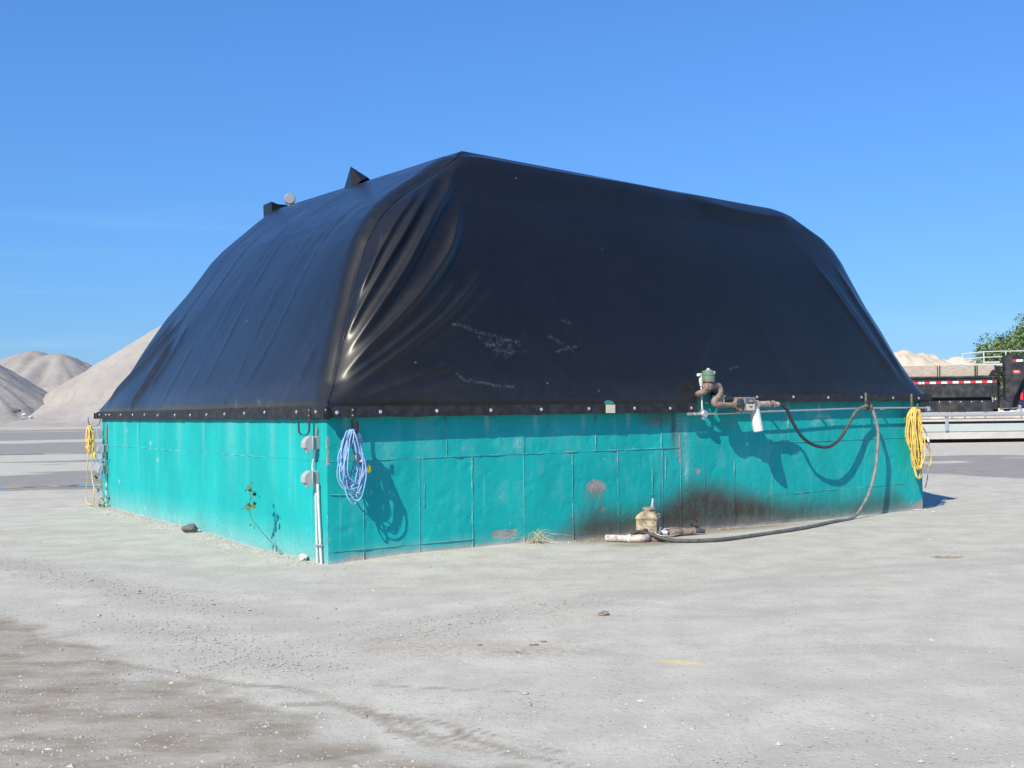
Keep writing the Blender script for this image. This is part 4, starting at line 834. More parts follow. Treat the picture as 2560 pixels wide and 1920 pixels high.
# flap and small hood on the roof
mb = MB(); a, b, c_, d_ = (2.34, 4.2, 5.15), (2.37, 4.25, 5.50), (2.85, 4.5, 5.26), (2.62, 4.05, 5.16)
mb.add([(2.36, 4.18, 5.10), (2.38, 4.24, 5.47), (2.62, 4.12, 5.30), (2.95, 4.32, 5.16), (2.95, 4.6, 5.14), (2.40, 4.55, 5.14), (2.45, 4.02, 5.22)], [(0, 1, 6), (6, 1, 2), (1, 3, 2), (1, 4, 3), (1, 5, 4), (0, 5, 1), (0, 6, 2, 3, 4, 5)])
part(tarp, 'vent_flap', mb, M['tarp'], 25)
mb = MB(); mb.prism([(2.50, 5.30), (2.495, 5.525), (2.62, 5.49), (2.93, 5.50), (2.96, 5.30)], 7.75, 8.15, 'xz'); part(tarp, 'hatch_hood', mb, M['tarp'], 20)
vent = thing('round_vent', 'round grey drum shaped vent on top of the tarp roof', 'vent', (2.80, 7.62, 5.5))
vd = Vector((-.35, -.93, -.02)); mb = MB(); mb.lathe([(.095, -.09), (.102, -.085), (.102, -.03), (.094, -.028), (.094, -.012), (.102, -.010), (.102, .008), (.092, .012)], (2.80, 7.62, 5.585), vd, 22); part(vent, 'drum', mb, M['pale_plate'] if False else M['disc'], 35)
mb = MB(); mb.lathe([(.090, .0125), (.086, .018), (.001, .020)], (2.80, 7.62, 5.585), vd, 22); part(vent, 'face_plate', mb, M['grey_dark'], 30)
mb = MB(); mb.cyl((2.80, 7.66, 5.25), (2.80, 7.66, 5.53), .03); part(vent, 'post', mb, M['galv'])
# torn notch with pale plate in the batten
mb = MB(); mb.box((3.888, -.145, 1.658), (.150, .006, .108), ry=.02); solo('plate', mb, M['pale_plate'], 'pale square plate screwed to the black batten of the tarp', 'plate', (3.888, -.145, 1.658))
mb = MB(); mb.prism([(3.82, 1.714), (3.965, 1.714), (3.95, 1.745), (3.93, 1.758), (3.85, 1.77), (3.81, 1.75)], -.128, -.110, 'xz'); part(tarp, 'torn_notch', mb, M['teal_plain'], label='torn gap showing the teal edge behind')

# ------------------------------------------------------------------ strap hooks
def hook(side, a, z_top, drop, reach, label, rise=.09, gap_p=None, mat='steel_black'):
    """flat bar bent to a J; side R: hangs from the pump wall batten, L: from the sunny wall"""
    gap_p = .138 if side == 'R' else .074
    t = thing('strap_hook', label, 'hook', (a, -gap_p, z_top) if side == 'R' else (-gap_p, a, z_top), group='strap hooks along the batten')
    wd = .022; prof = [(0, z_top), (0, z_top - drop + reach / 2)]
    for i in range(1, 9): an = PI * i / 8; prof.append((reach / 2 - reach / 2 * math.cos(an), z_top - drop + reach / 2 - reach / 2 * math.sin(an)))
    prof.append((reach, z_top - drop + reach / 2 + rise)); mb = MB(); th = .005
    for i, (p, z) in enumerate(prof):
        q0 = prof[max(0, i - 1)]; q1 = prof[min(len(prof) - 1, i + 1)]; dx, dz = q1[0] - q0[0], q1[1] - q0[1]; l_ = math.hypot(dx, dz); nx_, nz__ = -dz / l_ * th / 2, dx / l_ * th / 2
        for sg, w_ in ((1, -wd), (1, wd), (-1, wd), (-1, -wd)):
            pp = gap_p + p + sg * nx_ + .003; zz = z + sg * nz__; mb.v.append((a + w_, -pp, zz) if side == 'R' else (-pp, a + w_, zz))
        if i:
            o_ = len(mb.v) - 8
            for q in range(4): q2 = (q + 1) % 4; mb.f.append((o_ + q, o_ + q2, o_ + 4 + q2, o_ + 4 + q))
    e = len(mb.v) - 4; mb.f += [(0, 1, 2, 3), (e, e + 1, e + 2, e + 3)]
    part(t, 'hook_bar', mb, M[mat], 30)
    for dz in (.03, .09):
        mb = MB(); org = (a, -gap_p - .006, z_top - dz) if side == 'R' else (-gap_p - .006, a, z_top - dz)
        mb.lathe([(.010, 0), (.010, .003), (.005, .006)], org, (0, -1, 0) if side == 'R' else (-1, 0, 0), 8); part(t, 'screw', mb, M['bolt'])
    return t
hook('L', .307, 1.715, .31, .125, 'empty black J hook on the sunlit wall beside the near corner')
hook('R', .236, 1.712, .30, .105, 'black J hook holding the blue cord on the stained wall')
hook('R', 9.04, 1.86, .28, .10, 'rusty strap hook that carries the black hose', .05, mat='pipe_brown')
hook('R', 10.197, 1.84, .27, .11, 'strap hook holding the yellow cord at the far right corner', .06, mat='pipe_brown')
hook('L', 9.60, 1.70, .24, .21, 'hook at the far left corner holding the tied yellow cord', .06)

# ------------------------------------------------------------------ coiled cords
def coil_paths(cx, cp, ztop, n, zlo, wid, seed, spread=.03, side='R', lean=0.0):
    """long loops hung over one hook"""
    r = random.Random(seed); out = []
    for i in range(n):
        zb = r.uniform(*zlo); w_ = r.uniform(wid * .55, wid); sh = r.uniform(-.35, .35) * wid + lean; dp = r.uniform(-spread, spread); tw = r.uniform(-.05, .05); pts = []
        zt = ztop + r.uniform(-.02, .006); ux = r.uniform(-.03, .03)
        for j in range(14):
            a = 2 * PI * j / 14; h_ = (1 - math.cos(a)) / 2
            prof = math.sin(a) * (.42 + .58 * h_ ** .8); x = cx + ux * (1 - h_) + prof * w_ + sh * h_ + tw * math.sin(2 * a) + r.uniform(-.012, .012)
            z = zt + (zb - zt) * h_ ** (1.0) + .012 * r.uniform(-1, 1) * h_; p = cp + dp * h_ + .025 * math.cos(a * 2 + i) + .03 * math.sin(a) * (1 if i % 2 else -1)
            pts.append((x, -p, z) if side == 'R' else (-p, x, z))
        out.append(pts)
    return out
def plug(t, name, c, ax, r, l_, mat):
    a = Vector(ax).normalized(); mb = MB(); mb.lathe([(r * .45, -l_ * .2), (r * .55, 0), (r, l_ * .15), (r, l_ * .75), (r * .85, l_), (r * .3, l_ * 1.02)], c, a, 12); return part(t, name, mb, M[mat], 40)
bc = thing('extension_cord', 'pale blue extension cord coiled on the hook beside the near corner', 'extension cord', (.24, -.20, 1.45), group='coiled extension cords')
mb = MB()
for pts in coil_paths(.20, .20, 1.462, 14, (.68, .98), .155, 23, .06): mb.tube(pts, .0078, 6, True, 4)
for pts in coil_paths(.17, .19, 1.45, 1, (.645, .65), .15, 5, .02): mb.tube(pts, .0075, 6, True, 4)
mb.tube([(.30, -.19, 1.12), (.36, -.2, 1.10), (.375, -.22, 1.04), (.37, -.2, .96), (.33, -.21, .82), (.27, -.2, .74)], .0075, 6)
part(bc, 'cord', mb, M['blue_cord'], 180)
plug(bc, 'connector', (.375, -.235, 1.07), (.08, -.1, -1), .024, .075, 'yellow_plug'); plug(bc, 'plug', (.285, -.23, 1.12), (.8, -.3, .25), .018, .06, 'tan_plug'); plug(bc, 'plug', (.235, -.22, 1.13), (-.2, -.2, .9), .016, .06, 'tan_plug')
yc = thing('extension_cord', 'thick bundle of yellow cord hanging at the far right corner', 'extension cord', (10.2, -.22, 1.6), group='coiled extension cords')
mb = MB()
for pts in coil_paths(10.16, .22, 1.615, 15, (.62, 1.0), .19, 31, .07, lean=.02): mb.tube(pts, .0095, 6, True, 4)
for pts in coil_paths(10.22, .22, 1.60, 2, (.47, .52), .11, 8, .03): mb.tube(pts, .0095, 6, True, 4)
mb.tube([(10.3, -.2, 1.2), (10.42, -.22, 1.05), (10.54, -.22, .86), (10.56, -.22, .73), (10.46, -.23, .66), (10.33, -.22, .72), (10.24, -.2, .95)], .0095, 6)
part(yc, 'cord', mb, M['yellow_cord'], 180)
gc = thing('electric_cable', 'thin grey cable end dangling behind the yellow bundle at the right corner', 'cable', (10.58, -.1, 1.1))
mb = MB(); mb.tube([(10.45, -.12, 1.35), (10.58, -.14, 1.18), (10.62, -.15, 1.0), (10.66, -.14, .85), (10.63, -.12, .62), (10.60, -.12, .45), (10.57, -.1, .30)], .009, 6); part(gc, 'cable', mb, M['grey_dark'], 180)
plug(gc, 'plug', (10.57, -.16, 1.13), (.1, -.2, -1), .02, .08, 'conduit')
ly = thing('extension_cord', 'yellow cord tied in a bundle with a long loop at the far left corner', 'extension cord', (-.25, 9.6, 1.45), group='coiled extension cords')
mb = MB()
for pts in coil_paths(9.55, .27, 1.47, 8, (.95, 1.10), .10, 41, .035, 'L'): mb.tube(pts, .009, 6, True, 3)
mb.tube([(-.27, 9.70, 1.0), (-.28, 9.72, .7), (-.26, 9.80, .45), (-.27, 9.9, .25), (-.27, 9.85, .10), (-.26, 9.62, .05), (-.25, 9.40, .08), (-.26, 9.28, .28), (-.26, 9.40, .50), (-.27, 9.45, .75), (-.27, 9.38, 1.0), (-.26, 9.40, 1.15)], .0085, 6)
for zq in (1.19, 1.205, 1.22): mb.tube([(-.27 + .055 * math.cos(q * PI / 4), 9.55 + .06 * math.sin(q * PI / 4), zq) for q in range(8)], .008, 6, True, 2)
part(ly, 'cord', mb, M['yellow_cord'], 180); plug(ly, 'connector', (-.25, 9.28, .99), (0, .1, -1), .028, .09, 'yellow_plug')
lb = thing('extension_cord', 'thin pale blue wire hanging beside the far left outlets', 'extension cord', (-.16, 9.4, 1.4), group='coiled extension cords')
mb = MB(); mb.tube([(-.17, 9.46, 1.42), (-.18, 9.35, 1.1), (-.2, 9.4, .85), (-.24, 9.6, .7), (-.22, 9.62, .5), (-.2, 9.5, .35), (-.15, 9.3, .22)], .007, 6); mb.tube([(-.13, 9.3, .99), (-.16, 9.27, .8), (-.14, 9.3, .6), (-.16, 9.33, .45), (-.12, 9.36, .3)], .007, 6)
part(lb, 'cord', mb, M['blue_cord'], 180)

# ------------------------------------------------------------------ outlet boxes and conduits on the sunlit wall
def outlet(d, zc, label):
    t = thing('outlet_box', label, 'outlet box', (0, d, zc), group='weatherproof outlet boxes')
    mb = MB(); mb.box((-.04, d, zc), (.075, .085, .145), bev=.008); part(t, 'back_box', mb, M['grey_dark'])
    mb = MB(); mb.prism([(-.078, zc + .073), (-.125, zc + .073), (-.168, zc + .042), (-.188, zc + .005), (-.188, zc - .048), (-.160, zc - .058), (-.150, zc - .085), (-.125, zc - .085), (-.118, zc - .070), (-.078, zc - .073)], d - .055, d + .055, 'xz'); part(t, 'bubble_cover', mb, M['grey_plastic'], 20)
    mb = MB(); mb.box((-.097, d, zc), (.010, .128, .150), bev=.003); part(t, 'cover_flange', mb, M['grey_plastic'])
    mb = MB(); mb.box((-.138, d, zc - .095), (.02, .03, .03), bev=.004); part(t, 'latch', mb, M['grey_plastic'])
    return t
outlet(.225, 1.322, 'upper grey outlet box with bubble cover beside the near corner')
outlet(.24, .94, 'lower grey outlet box with bubble cover beside the near corner')
outlet(9.36, 1.063, 'upper grey outlet box behind the cords at the far left corner')
outlet(9.36, .68, 'lower grey outlet box behind the cords at the far left corner')
def conduit_set(d, z_hi, z_mid0, z_mid1, z_lo, label, two=True):
    e_ = 0 if two else d - .24; t = thing('conduit', label, 'conduit', (0, d, 0), group='conduits on the sunlit wall')
    mb = MB(); mb.tube([(-.04, d, z_mid0), (-.05, d + .005, z_mid0 - .03), (-.05, d + .03, (z_mid0 + z_mid1) / 2), (-.05, d + .055, z_mid1 + .03), (-.045, d + .05, z_mid1)], .015, 8); part(t, 'link_pipe', mb, M['conduit'], 60)
    mb = MB(); mb.tube([(-.035, .241 + e_, z_lo + .87), (-.035, .23 + e_, z_lo + .5), (-.035, .212 + e_, .02), (-.035, .211 + e_, -.05)], .015, 8); part(t, 'pipe', mb, M['conduit'], 60)
    if two: mb = MB(); mb.tube([(-.036, .183, z_lo + .87), (-.036, .155, z_lo + .5), (-.036, .108, .02), (-.036, .106, -.05)], .017, 8); part(t, 'pipe', mb, M['conduit'], 60)
    mb = MB(); mb.tube([(-.02, d + .005, 1.49), (-.02, d, z_hi)], .012, 8); part(t, 'stub', mb, M['pipe_brown'], 60)
    mb = MB(); mb.box((-.04, .165 + e_, .20), (.05, .13, .018)); part(t, 'clamp', mb, M['galv'])
    return t
conduit_set(.228, 1.39, 1.25, 1.015, 0, 'pair of pale vertical conduits beside the near corner of the tank')
c_ = conduit_set(9.36, 1.13, .99, .755, -.26, 'pale vertical conduit at the far left corner of the tank', False)

# ------------------------------------------------------------------ fuel pump and meter
PP = .30
pump = thing('fuel_meter', 'rusty fuel pipework with square counter meter and white filter on the tank rim', 'fuel meter', (5.66, -.1, 1.86))
mb = MB(); mb.lathe([(.070, 2.00), (.086, 2.012), (.086, 2.030)], (5.49, -PP, 0), (0, 0, 1), 20); part(pump, 'vent_collar', mb, M['pipe_brown'], 40)
mb = MB(); mb.lathe([(.080, 2.030), (.088, 2.034), (.088, 2.088), (.083, 2.090), (.083, 2.095), (.088, 2.097), (.088, 2.150), (.080, 2.158), (.05, 2.162)], (5.49, -PP, 0), (0, 0, 1), 22)
vc = part(pump, 'vent_cap', mb, M['cap_green'], 40)
mb = MB(); mb.lathe([(.045, 2.160), (.045, 2.172), (.025, 2.176), (.022, 2.192), (.012, 2.197)], (5.49, -PP, 0), (0, 0, 1), 8); part(vc, 'knob', mb, M['galv'], 30)
mb = MB(); mb.prism([(5.500, 2.146), (5.530, 2.146), (5.515, 2.112)], -PP - .0935, -PP - .083, 'xz'); part(vc, 'arrow_mark', mb, M['white'], 30)
mb = MB(); mb.lathe([(.052, 1.905), (.062, 1.93), (.066, 1.97), (.05, 2.0)], (5.49, -PP, 0), (0, 0, 1), 16); mb.tube([(5.43, -PP, 1.955), (5.52, -PP, 1.957), (5.585, -PP, 1.962)], .055, 12, sub=3); part(pump, 'tee', mb, M['pipe_brown'], 50)
mb = MB(); mb.tube([(5.58, -PP, 1.963), (5.63, -PP, 1.968), (5.685, -PP, 1.945), (5.705, -PP, 1.89), (5.69, -PP, 1.83), (5.65, -PP, 1.79)], .044, 12, sub=4)
for z_, x_ in ((1.875, 5.703), (1.845, 5.696)): mb.lathe([(.051, -.008), (.051, .008)], (x_, -PP, z_), (.15, 0, -1), 14)
part(pump, 'elbow', mb, M['pipe_brown'], 50)
mb = MB(); mb.tube([(5.655, -PP, 1.795), (5.60, -PP, 1.755), (5.585, -PP - .01, 1.715), (5.62, -PP - .02, 1.692), (5.70, -PP - .02, 1.69)], .046, 12, sub=4); part(pump, 'elbow', mb, M['pipe_brown'], 50)
mb = MB(); mb.cyl((5.68, -PP - .02, 1.69), (6.02, -PP - .02, 1.692), .036, 14); mb.lathe([(.046, 0), (.048, .02), (.046, .05)], (5.93, -PP - .02, 1.692), (1, 0, 0), 8); part(pump, 'pipe', mb, M['pipe_brown'], 40)
mb = MB(); mb.tube([(5.49, -PP, 1.93), (5.46, -PP + .05, 1.88), (5.44, -PP + .14, 1.85), (5.50, -.08, 1.84), (5.60, .02, 1.84)], .042, 12, sub=4); part(pump, 'suction_pipe', mb, M['pipe_brown'], 50)
mb = MB(); mb.box((5.77, -.20, 1.77), (.018, .22, .12)); mb.box((5.86, -.17, 1.80), (.16, .02, .05)); part(pump, 'bracket', mb, M['pale_plate'])
mb = MB(); mb.lathe([(.012, 0), (.030, .015), (.034, .06), (.034, .17), (.028, .195), (.01, .2)], (5.77, -PP + .03, 1.765), (1, 0, .06), 14); part(pump, 'lever_grip', mb, M['window_dark'], 50)
mb = MB(); mb.box((6.165, -PP - .005, 1.70), (.29, .13, .195), bev=.012); mb.box((6.0, -PP - .005, 1.70), (.06, .09, .15), bev=.01); mt = part(pump, 'meter_body', mb, M['meter_body'], 30)
mb = MB(); mb.box((6.20, -PP - .08, 1.70), (.225, .024, .19), bev=.008); part(mt, 'face_frame', mb, M['meter_face'], 30)
mb = MB(); mb.box((6.20, -PP - .0945, 1.742), (.125, .006, .05)); part(mt, 'counter_window', mb, M['window_dark'])
mb = MB(); mb.box((6.20, -PP - .0945, 1.655), (.165, .006, .085), bev=.002); part(mt, 'label_plate', mb, M['label'])
mb = MB(); mb.box((6.20, -PP - .0985, 1.667), (.07, .003, .008)); mb.box((6.20, -PP - .0985, 1.652), (.045, .003, .005)); part(mt, 'print', mb, M['ink'])
cu = bpy.data.curves.new('digits', 'FONT'); cu.body = '1351'; cu.size = .05; cu.align_x = 'CENTER'; cu.align_y = 'CENTER'; cu.extrude = .001; cu.space_character = 1.1
tmp = bpy.data.objects.new('digits_tmp', cu); COL.objects.link(tmp); dg = bpy.context.evaluated_depsgraph_get(); me = bpy.data.meshes.new_from_object(tmp.evaluated_get(dg)); bpy.data.objects.remove(tmp)
me.transform(Matrix.Translation(Vector((6.20, -PP - .0992, 1.742)) - BASE[mt.name]) @ Matrix.Rotation(PI / 2, 4, 'X')); me.materials.clear(); me.materials.append(M['white'])
od = bpy.data.objects.new('counter_digits', me); COL.objects.link(od); od.parent = mt; BASE[od.name] = BASE[mt.name]
mb = MB(); mb.lathe([(.05, 0), (.055, .01), (.055, .035), (.035, .05)], (6.02, -PP - .055, 1.72), (-.3, -1, 0), 14); part(mt, 'reset_knob', mb, M['window_dark'], 40)
mb = MB(); mb.box((6.375, -PP - .01, 1.70), (.12, .10, .10), bev=.015); mb.cyl((6.30, -PP - .01, 1.695), (6.66, -PP - .01, 1.70), .042, 14); fl = part(pump, 'outlet_pipe', mb, M['pipe_tan'], 40)
mb = MB(); mb.lathe([(.054, 0), (.054, .03), (.046, .035), (.046, .09), (.054, .095), (.054, .125)], (6.64, -PP - .01, 1.694), (1, 0, 0), 8); part(pump, 'coupling', mb, M['pipe_brown'], 30)
mb = MB(); mb.lathe([(.035, 0), (.038, .015), (.032, .03), (.038, .045), (.032, .06), (.036, .09), (.028, .1)], (6.76, -PP - .01, 1.694), (1, 0, -.02), 12); part(pump, 'hose_barb', mb, M['pipe_tan'], 40)
fa = (Vector((6.385, -.36, 1.31)) - Vector((6.355, -PP - .01, 1.66))).normalized(); mb = MB(); mb.lathe([(.055, 0), (.070, .012), (.072, .03), (.072, .325), (.068, .342), (.055, .350)], (6.355, -PP - .01, 1.655), fa, 24); part(pump, 'filter_canister', mb, M['white'], 40)
mb = MB(); mb.lathe([(.05, 0), (.075, .005), (.075, .035)], (6.353, -PP - .01, 1.665), fa, 20); part(pump, 'filter_head', mb, M['pipe_tan'], 40)

# ------------------------------------------------------------------ galvanised conduit with junction fitting
cj = thing('conduit', 'thin galvanised conduit with round junction box running along the stained wall', 'conduit', (5.53, -.14, 1.57))
mb = MB(); mb.lathe([(.02, -.07), (.024, -.06), (.050, -.03), (.052, .035), (.046, .045), (.01, .048)], (5.528, -.15, 1.574), (0, -1, 0), 18); part(cj, 'junction_box', mb, M['galv'], 40)
mb = MB(); mb.lathe([(.022, 0), (.022, .05)], (5.528, -.15, 1.55), (0, 0, -1), 8); mb.cyl((5.515, -.15, 1.61), (5.508, -.15, 1.65), .02, 8); part(cj, 'hub', mb, M['galv'], 30)
mb = MB(); mb.lathe([(.016, 0), (.016, .04), (.020, .042), (.020, .07), (.016, .072), (.016, .11), (.022, .112), (.022, .15), (.016, .152), (.016, .19), (.021, .2), (.021, .26)], (5.50, -.15, 1.574), (-1, 0, 0), 8); part(cj, 'nipple', mb, M['galv'], 30)
mb = MB(); mb.tube([(5.508, -.15, 1.64), (5.495, -.16, 1.80), (5.490, -.16, 1.95), (5.488, -.16, 2.0)], .0125, 8); part(cj, 'riser', mb, M['conduit'], 60)
mb = MB(); mb.lathe([(.020, 0), (.022, .03), (.030, .05), (.032, .16), (.026, .17)], (5.488, -.16, 1.955), (0, 0, 1), 10); mb.box((5.462, -.16, 2.105), (.075, .055, .045), bev=.01); part(cj, 'service_elbow', mb, M['white'], 40)
mb = MB(); mb.tube([(5.57, -.145, 1.572), (5.9, -.145, 1.573), (6.6, -.145, 1.588), (7.4, -.145, 1.600), (8.3, -.14, 1.612), (9.2, -.14, 1.620), (10.0, -.14, 1.618), (10.60, -.14, 1.612)], .013, 8, sub=3); part(cj, 'run_pipe', mb, M['galv'], 60)
mb = MB(); mb.lathe([(.019, 0), (.021, .02), (.021, .05)], (5.575, -.145, 1.572), (1, 0, 0), 8); part(cj, 'connector', mb, M['galv'], 30)
mb = MB(); mb.box((10.64, -.13, 1.595), (.075, .06, .075), bev=.008); part(cj, 'end_box', mb, M['galv'], 30)
for x_ in (6.9, 8.0, 9.5): mb = MB(); mb.box((x_, -.085, 1.60), (.03, .10, .02)); part(cj, 'clip', mb, M['galv'])

# ------------------------------------------------------------------ hose
HP = .31
hp = [(6.84, -HP, 1.693), (6.93, -HP, 1.685), (7.05, -HP, 1.594), (7.17, -HP + .01, 1.424), (7.35, -HP + .02, 1.234), (7.585, -.28, 1.105), (7.86, -.28, 1.05), (8.08, -.27, 1.08), (8.303, -.26, 1.212), (8.525, -.25, 1.438), (8.69, -.23, 1.577), (8.88, -.21, 1.640), (9.02, -.20, 1.655), (9.10, -.21, 1.60), (9.13, -.24, 1.454), (9.165, -.26, 1.239), (9.125, -.27, .982), (9.06, -.28, .7), (8.91, -.30, .404), (8.68, -.34, .17)]
for X, Y in ((8.25, -.47), (7.5, -.72), (6.6, -1.02), (5.99, -1.14), (5.2, -1.23), (4.70, -1.24), (4.36, -1.10), (4.20, -.97)): hp.append((X, Y, gzT(X, Y) + .026))
hp += [(4.10, -.85, .045), (4.04, -.71, .085), (3.965, -.63, .110), (3.90, -.585, .112), (3.865, -.56, .085), (3.87, -.53, .04)]
hose_t = thing('fuel_hose', 'long black rubber hose looping from the meter over a hook to the ground', 'hose', (6.9, -HP, 1.69))
mb = MB(); mb.tube(hp, .0245, 10, sub=6); ht = np.array(mb.path_t); Tn = (len(hp) - 1)
hd = np.interp(ht * Tn, [0, 8, 10, 12, 14, 20, 25, 28, 30, 33], [.05, .10, .5, .8, .95, .75, .40, .18, .06, .04])
part(hose_t, 'hose', mb, M['hose'], 180, attrs=dict(dust=hd))
mb = MB(); mb.tube([(9.02 + .045 * math.cos(q * PI / 3), -.20, 1.648 + .045 * math.sin(q * PI / 3)) for q in range(6)], .012, 6, True, 3); mb.box((9.0, -.205, 1.69), (.05, .05, .06), ry=.4); part(hose_t, 'tie', mb, M['strip_black'], 50)

# ------------------------------------------------------------------ clutter at the foot of the stained wall
gg = lambda X, Y: gzT(X, Y)
can = thing('jerry_can', 'dirty tan jerry can with metal spout standing by the stained wall', 'jerry can', (4.47, -.22, gg(4.47, -.22)))
cz = gg(4.47, -.22) - .005; ang = .62; mb = MB(); cx_, cy_ = 4.455, -.20
def ring8(w_, d_, b_, z):
    w_, d_, b_, z = w_ * 1.22, d_ * 1.22, b_ * 1.2, z * 1.16; return [(x, y, z) for x, y in ((-w_ + b_, -d_), (w_ - b_, -d_), (w_, -d_ + b_), (w_, d_ - b_), (w_ - b_, d_), (-w_ + b_, d_), (-w_, d_ - b_), (-w_, -d_ + b_))]
rings = [(.130, .108, .02, 0), (.134, .112, .022, .008), (.132, .110, .022, .20), (.138, .116, .024, .205), (.138, .116, .024, .222), (.132, .110, .022, .228), (.130, .108, .022, .242), (.082, .066, .02, .280), (.074, .058, .02, .285)]
Rm = Matrix.Rotation(ang, 3, 'Z'); vs = []
for w_, d_, b_, z in rings:
    for q in ring8(w_, d_, b_, z): v_ = Rm @ Vector(q); vs.append((cx_ + v_.x, cy_ + v_.y, cz + v_.z))
fs = [tuple(range(8))[::-1], tuple((len(rings) - 1) * 8 + i for i in range(8))]
for j in range(len(rings) - 1):
    for i in range(8): i2 = (i + 1) % 8; fs.append((j * 8 + i, j * 8 + i2, (j + 1) * 8 + i2, (j + 1) * 8 + i))
mb.add(vs, fs); part(can, 'can_body', mb, M['can'], 25)
mb = MB(); mb.lathe([(.062, .296), (.064, .312), (.070, .314), (.070, .345), (.060, .350), (.02, .352)], (cx_ - .008, cy_, cz + .033), (0, 0, 1), 18); part(can, 'cap', mb, M['can_dark'], 30)
mb = MB(); mb.lathe([(.024, 0), (.026, .02), (.018, .03), (.017, .105), (.020, .108), (.020, .118)], (cx_ + .048, cy_ - .02, cz + .378), (.16, 0, 1), 12); part(can, 'spout', mb, M['galv'], 35)
mb = MB(); mb.tube([(cx_ - .055, cy_ - .04, cz + .347), (cx_ - .01, cy_ - .085, cz + .365), (cx_ + .05, cy_ - .08, cz + .36), (cx_ + .072, cy_ - .03, cz + .349)], .009, 6); part(can, 'handle', mb, M['can_dark'], 50)
mb = MB(); e_ = Rm @ Vector((-.158, 0, 0)); mb.lathe([(.03, 0), (.036, .01), (.036, .03), (.02, .034)], (cx_ + e_.x, cy_ + e_.y, cz + .09), (e_.x, e_.y, 0), 12); part(can, 'drain_cap', mb, M['strip_black'], 35)
wp = thing('waste_pipe', 'scaly white pipe with an elbow lying on the ground before the jerry can', 'pipe', (3.9, -.5, 0))
z_ = .03; A_ = Vector((3.62, -.34, gg(3.62, -.34) + .043)); B_ = Vector((3.80, -.60, .043)); E_ = [(3.80, -.60, .043), (3.87, -.685, .043), (3.96, -.70, .043), (4.07, -.62, .043), (4.20, -.48, .04)]
mb = MB(); mb.cyl(A_, B_, .043, 16); part(wp, 'pipe', mb, M['pipe_white'], 40)
mb = MB(); mb.lathe([(.050, 0), (.053, .006), (.053, .03), (.050, .036)], B_ - (B_ - A_).normalized() * .03, B_ - A_, 16); part(wp, 'collar', mb, M['white'], 40)
mb = MB(); mb.tube(E_, .047, 14, sub=4); part(wp, 'elbow', mb, M['pipe_white'], 50)
mb = MB(); mb.tube([(4.17, -.51, .04), (4.30, -.38, .036), (4.52, -.33, .034)], .038, 12, sub=3); part(wp, 'tail_pipe', mb, M['pipe_tan'], 50)
nz2 = thing('hose_nozzle', 'rusty ribbed hose nozzle with a black stub right of the jerry can', 'nozzle', (4.75, -.5, 0))
mb = MB(); mb.lathe([(.05, -.02), (.058, 0), (.058, .05), (.044, .06), (.046, .16), (.040, .17), (.046, .18), (.044, .34), (.052, .345), (.052, .36)], (4.60, -.47, .045), (.95, -.16, 0), 14); part(nz2, 'barrel', mb, M['pipe_brown'], 35)
mb = MB(); mb.tube([(4.93, -.525, .045), (5.02, -.53, .04), (5.13, -.53, .03)], .030, 10, sub=3); part(nz2, 'hose_stub', mb, M['hose'], 60, attrs=dict(dust=np.full(len(mb.v), .3)))
mb = MB(); mb.tube([(4.62, -.46, .09), (4.55, -.42, .095), (4.50, -.40, .06)], .010, 6); mb.tube([(4.66, -.55, .03), (4.52, -.52, .012), (4.40, -.42, .03), (4.42, -.36, .09)], .007, 6); part(nz2, 'trigger', mb, M['galv'], 60)
ad = thing('pipe_adapter', 'small grey pipe cap with upright lever next to the jerry can', 'pipe fitting', (4.52, -.40, 0))
mb = MB(); mb.lathe([(.036, 0), (.040, .01), (.040, .06), (.03, .065)], (4.50, -.42, .045), (.6, -.5, 0), 12); part(ad, 'cap', mb, M['galv'], 35)
mb = MB(); mb.box((4.475, -.40, .085), (.02, .012, .07), ry=.3); part(ad, 'lever', mb, M['galv'])
mb = MB(); mb.box((4.13, -.74, .024), (.17, .07, .055), rz=-.35, bev=.006); solo('timber_block', mb, M['brick'], 'short brown timber block under the end of the black hose', 'block', (4.13, -.74, 0))
mb = MB(); mb.box((5.02, -.27, .045), (.42, .06, .03), rz=-.55, ry=.08, bev=.004); solo('flat_bar', mb, M['rock_dark'], 'flat grey bar leaning on the ground under the wire ring', 'metal bar', (5.02, -.27, 0))
mb = MB()
for q_ in (0, .012): mb.tube([(5.40 + .052 * math.cos(a), -.06 - q_, .085 + .052 * math.sin(a)) for a in [i * PI / 8 for i in range(16)]], .005, 6, True, 2)
solo('wire_ring', mb, M['steel_black'], 'small ring of black wire against the foot of the stained wall', 'ring', (5.40, -.06, gg(5.4, -.06)), smooth=180)

# stones, weeds, litter
p1 = (-4.55, 15.10); zz = float(gz(np.array(p1[0]), np.array(p1[1]))); solo('stone', rock(MB(), (p1[0] + .02, p1[1] - .02, zz + .05), (.105, .08, .085), 3, .9, 2), M['rock_dark'], 'dark angular stone at the foot of the sunlit teal wall', 'stone', (*p1, zz), 'W', smooth=20)
p1 = (-2.38, 12.16); zz = float(gz(np.array(p1[0]), np.array(p1[1]))); solo('stone', rock(MB(), (p1[0], p1[1], zz + .035), (.06, .045, .055), 9, .9, 2), M['rock_pale'], 'pale stone left of the twin conduits near the tank corner', 'stone', (*p1, zz), 'W', smooth=20)
p1 = (.71, 8.68); zz = float(gz(np.array(p1[0]), np.array(p1[1]))); solo('dirt_clod', rock(MB(), (p1[0], p1[1], zz + .015), (.045, .03, .028), 12, .8, 2), M['wood_chip'], 'small brown clod of dirt alone on the pale yard', 'clod', (*p1, zz), 'W', smooth=30)
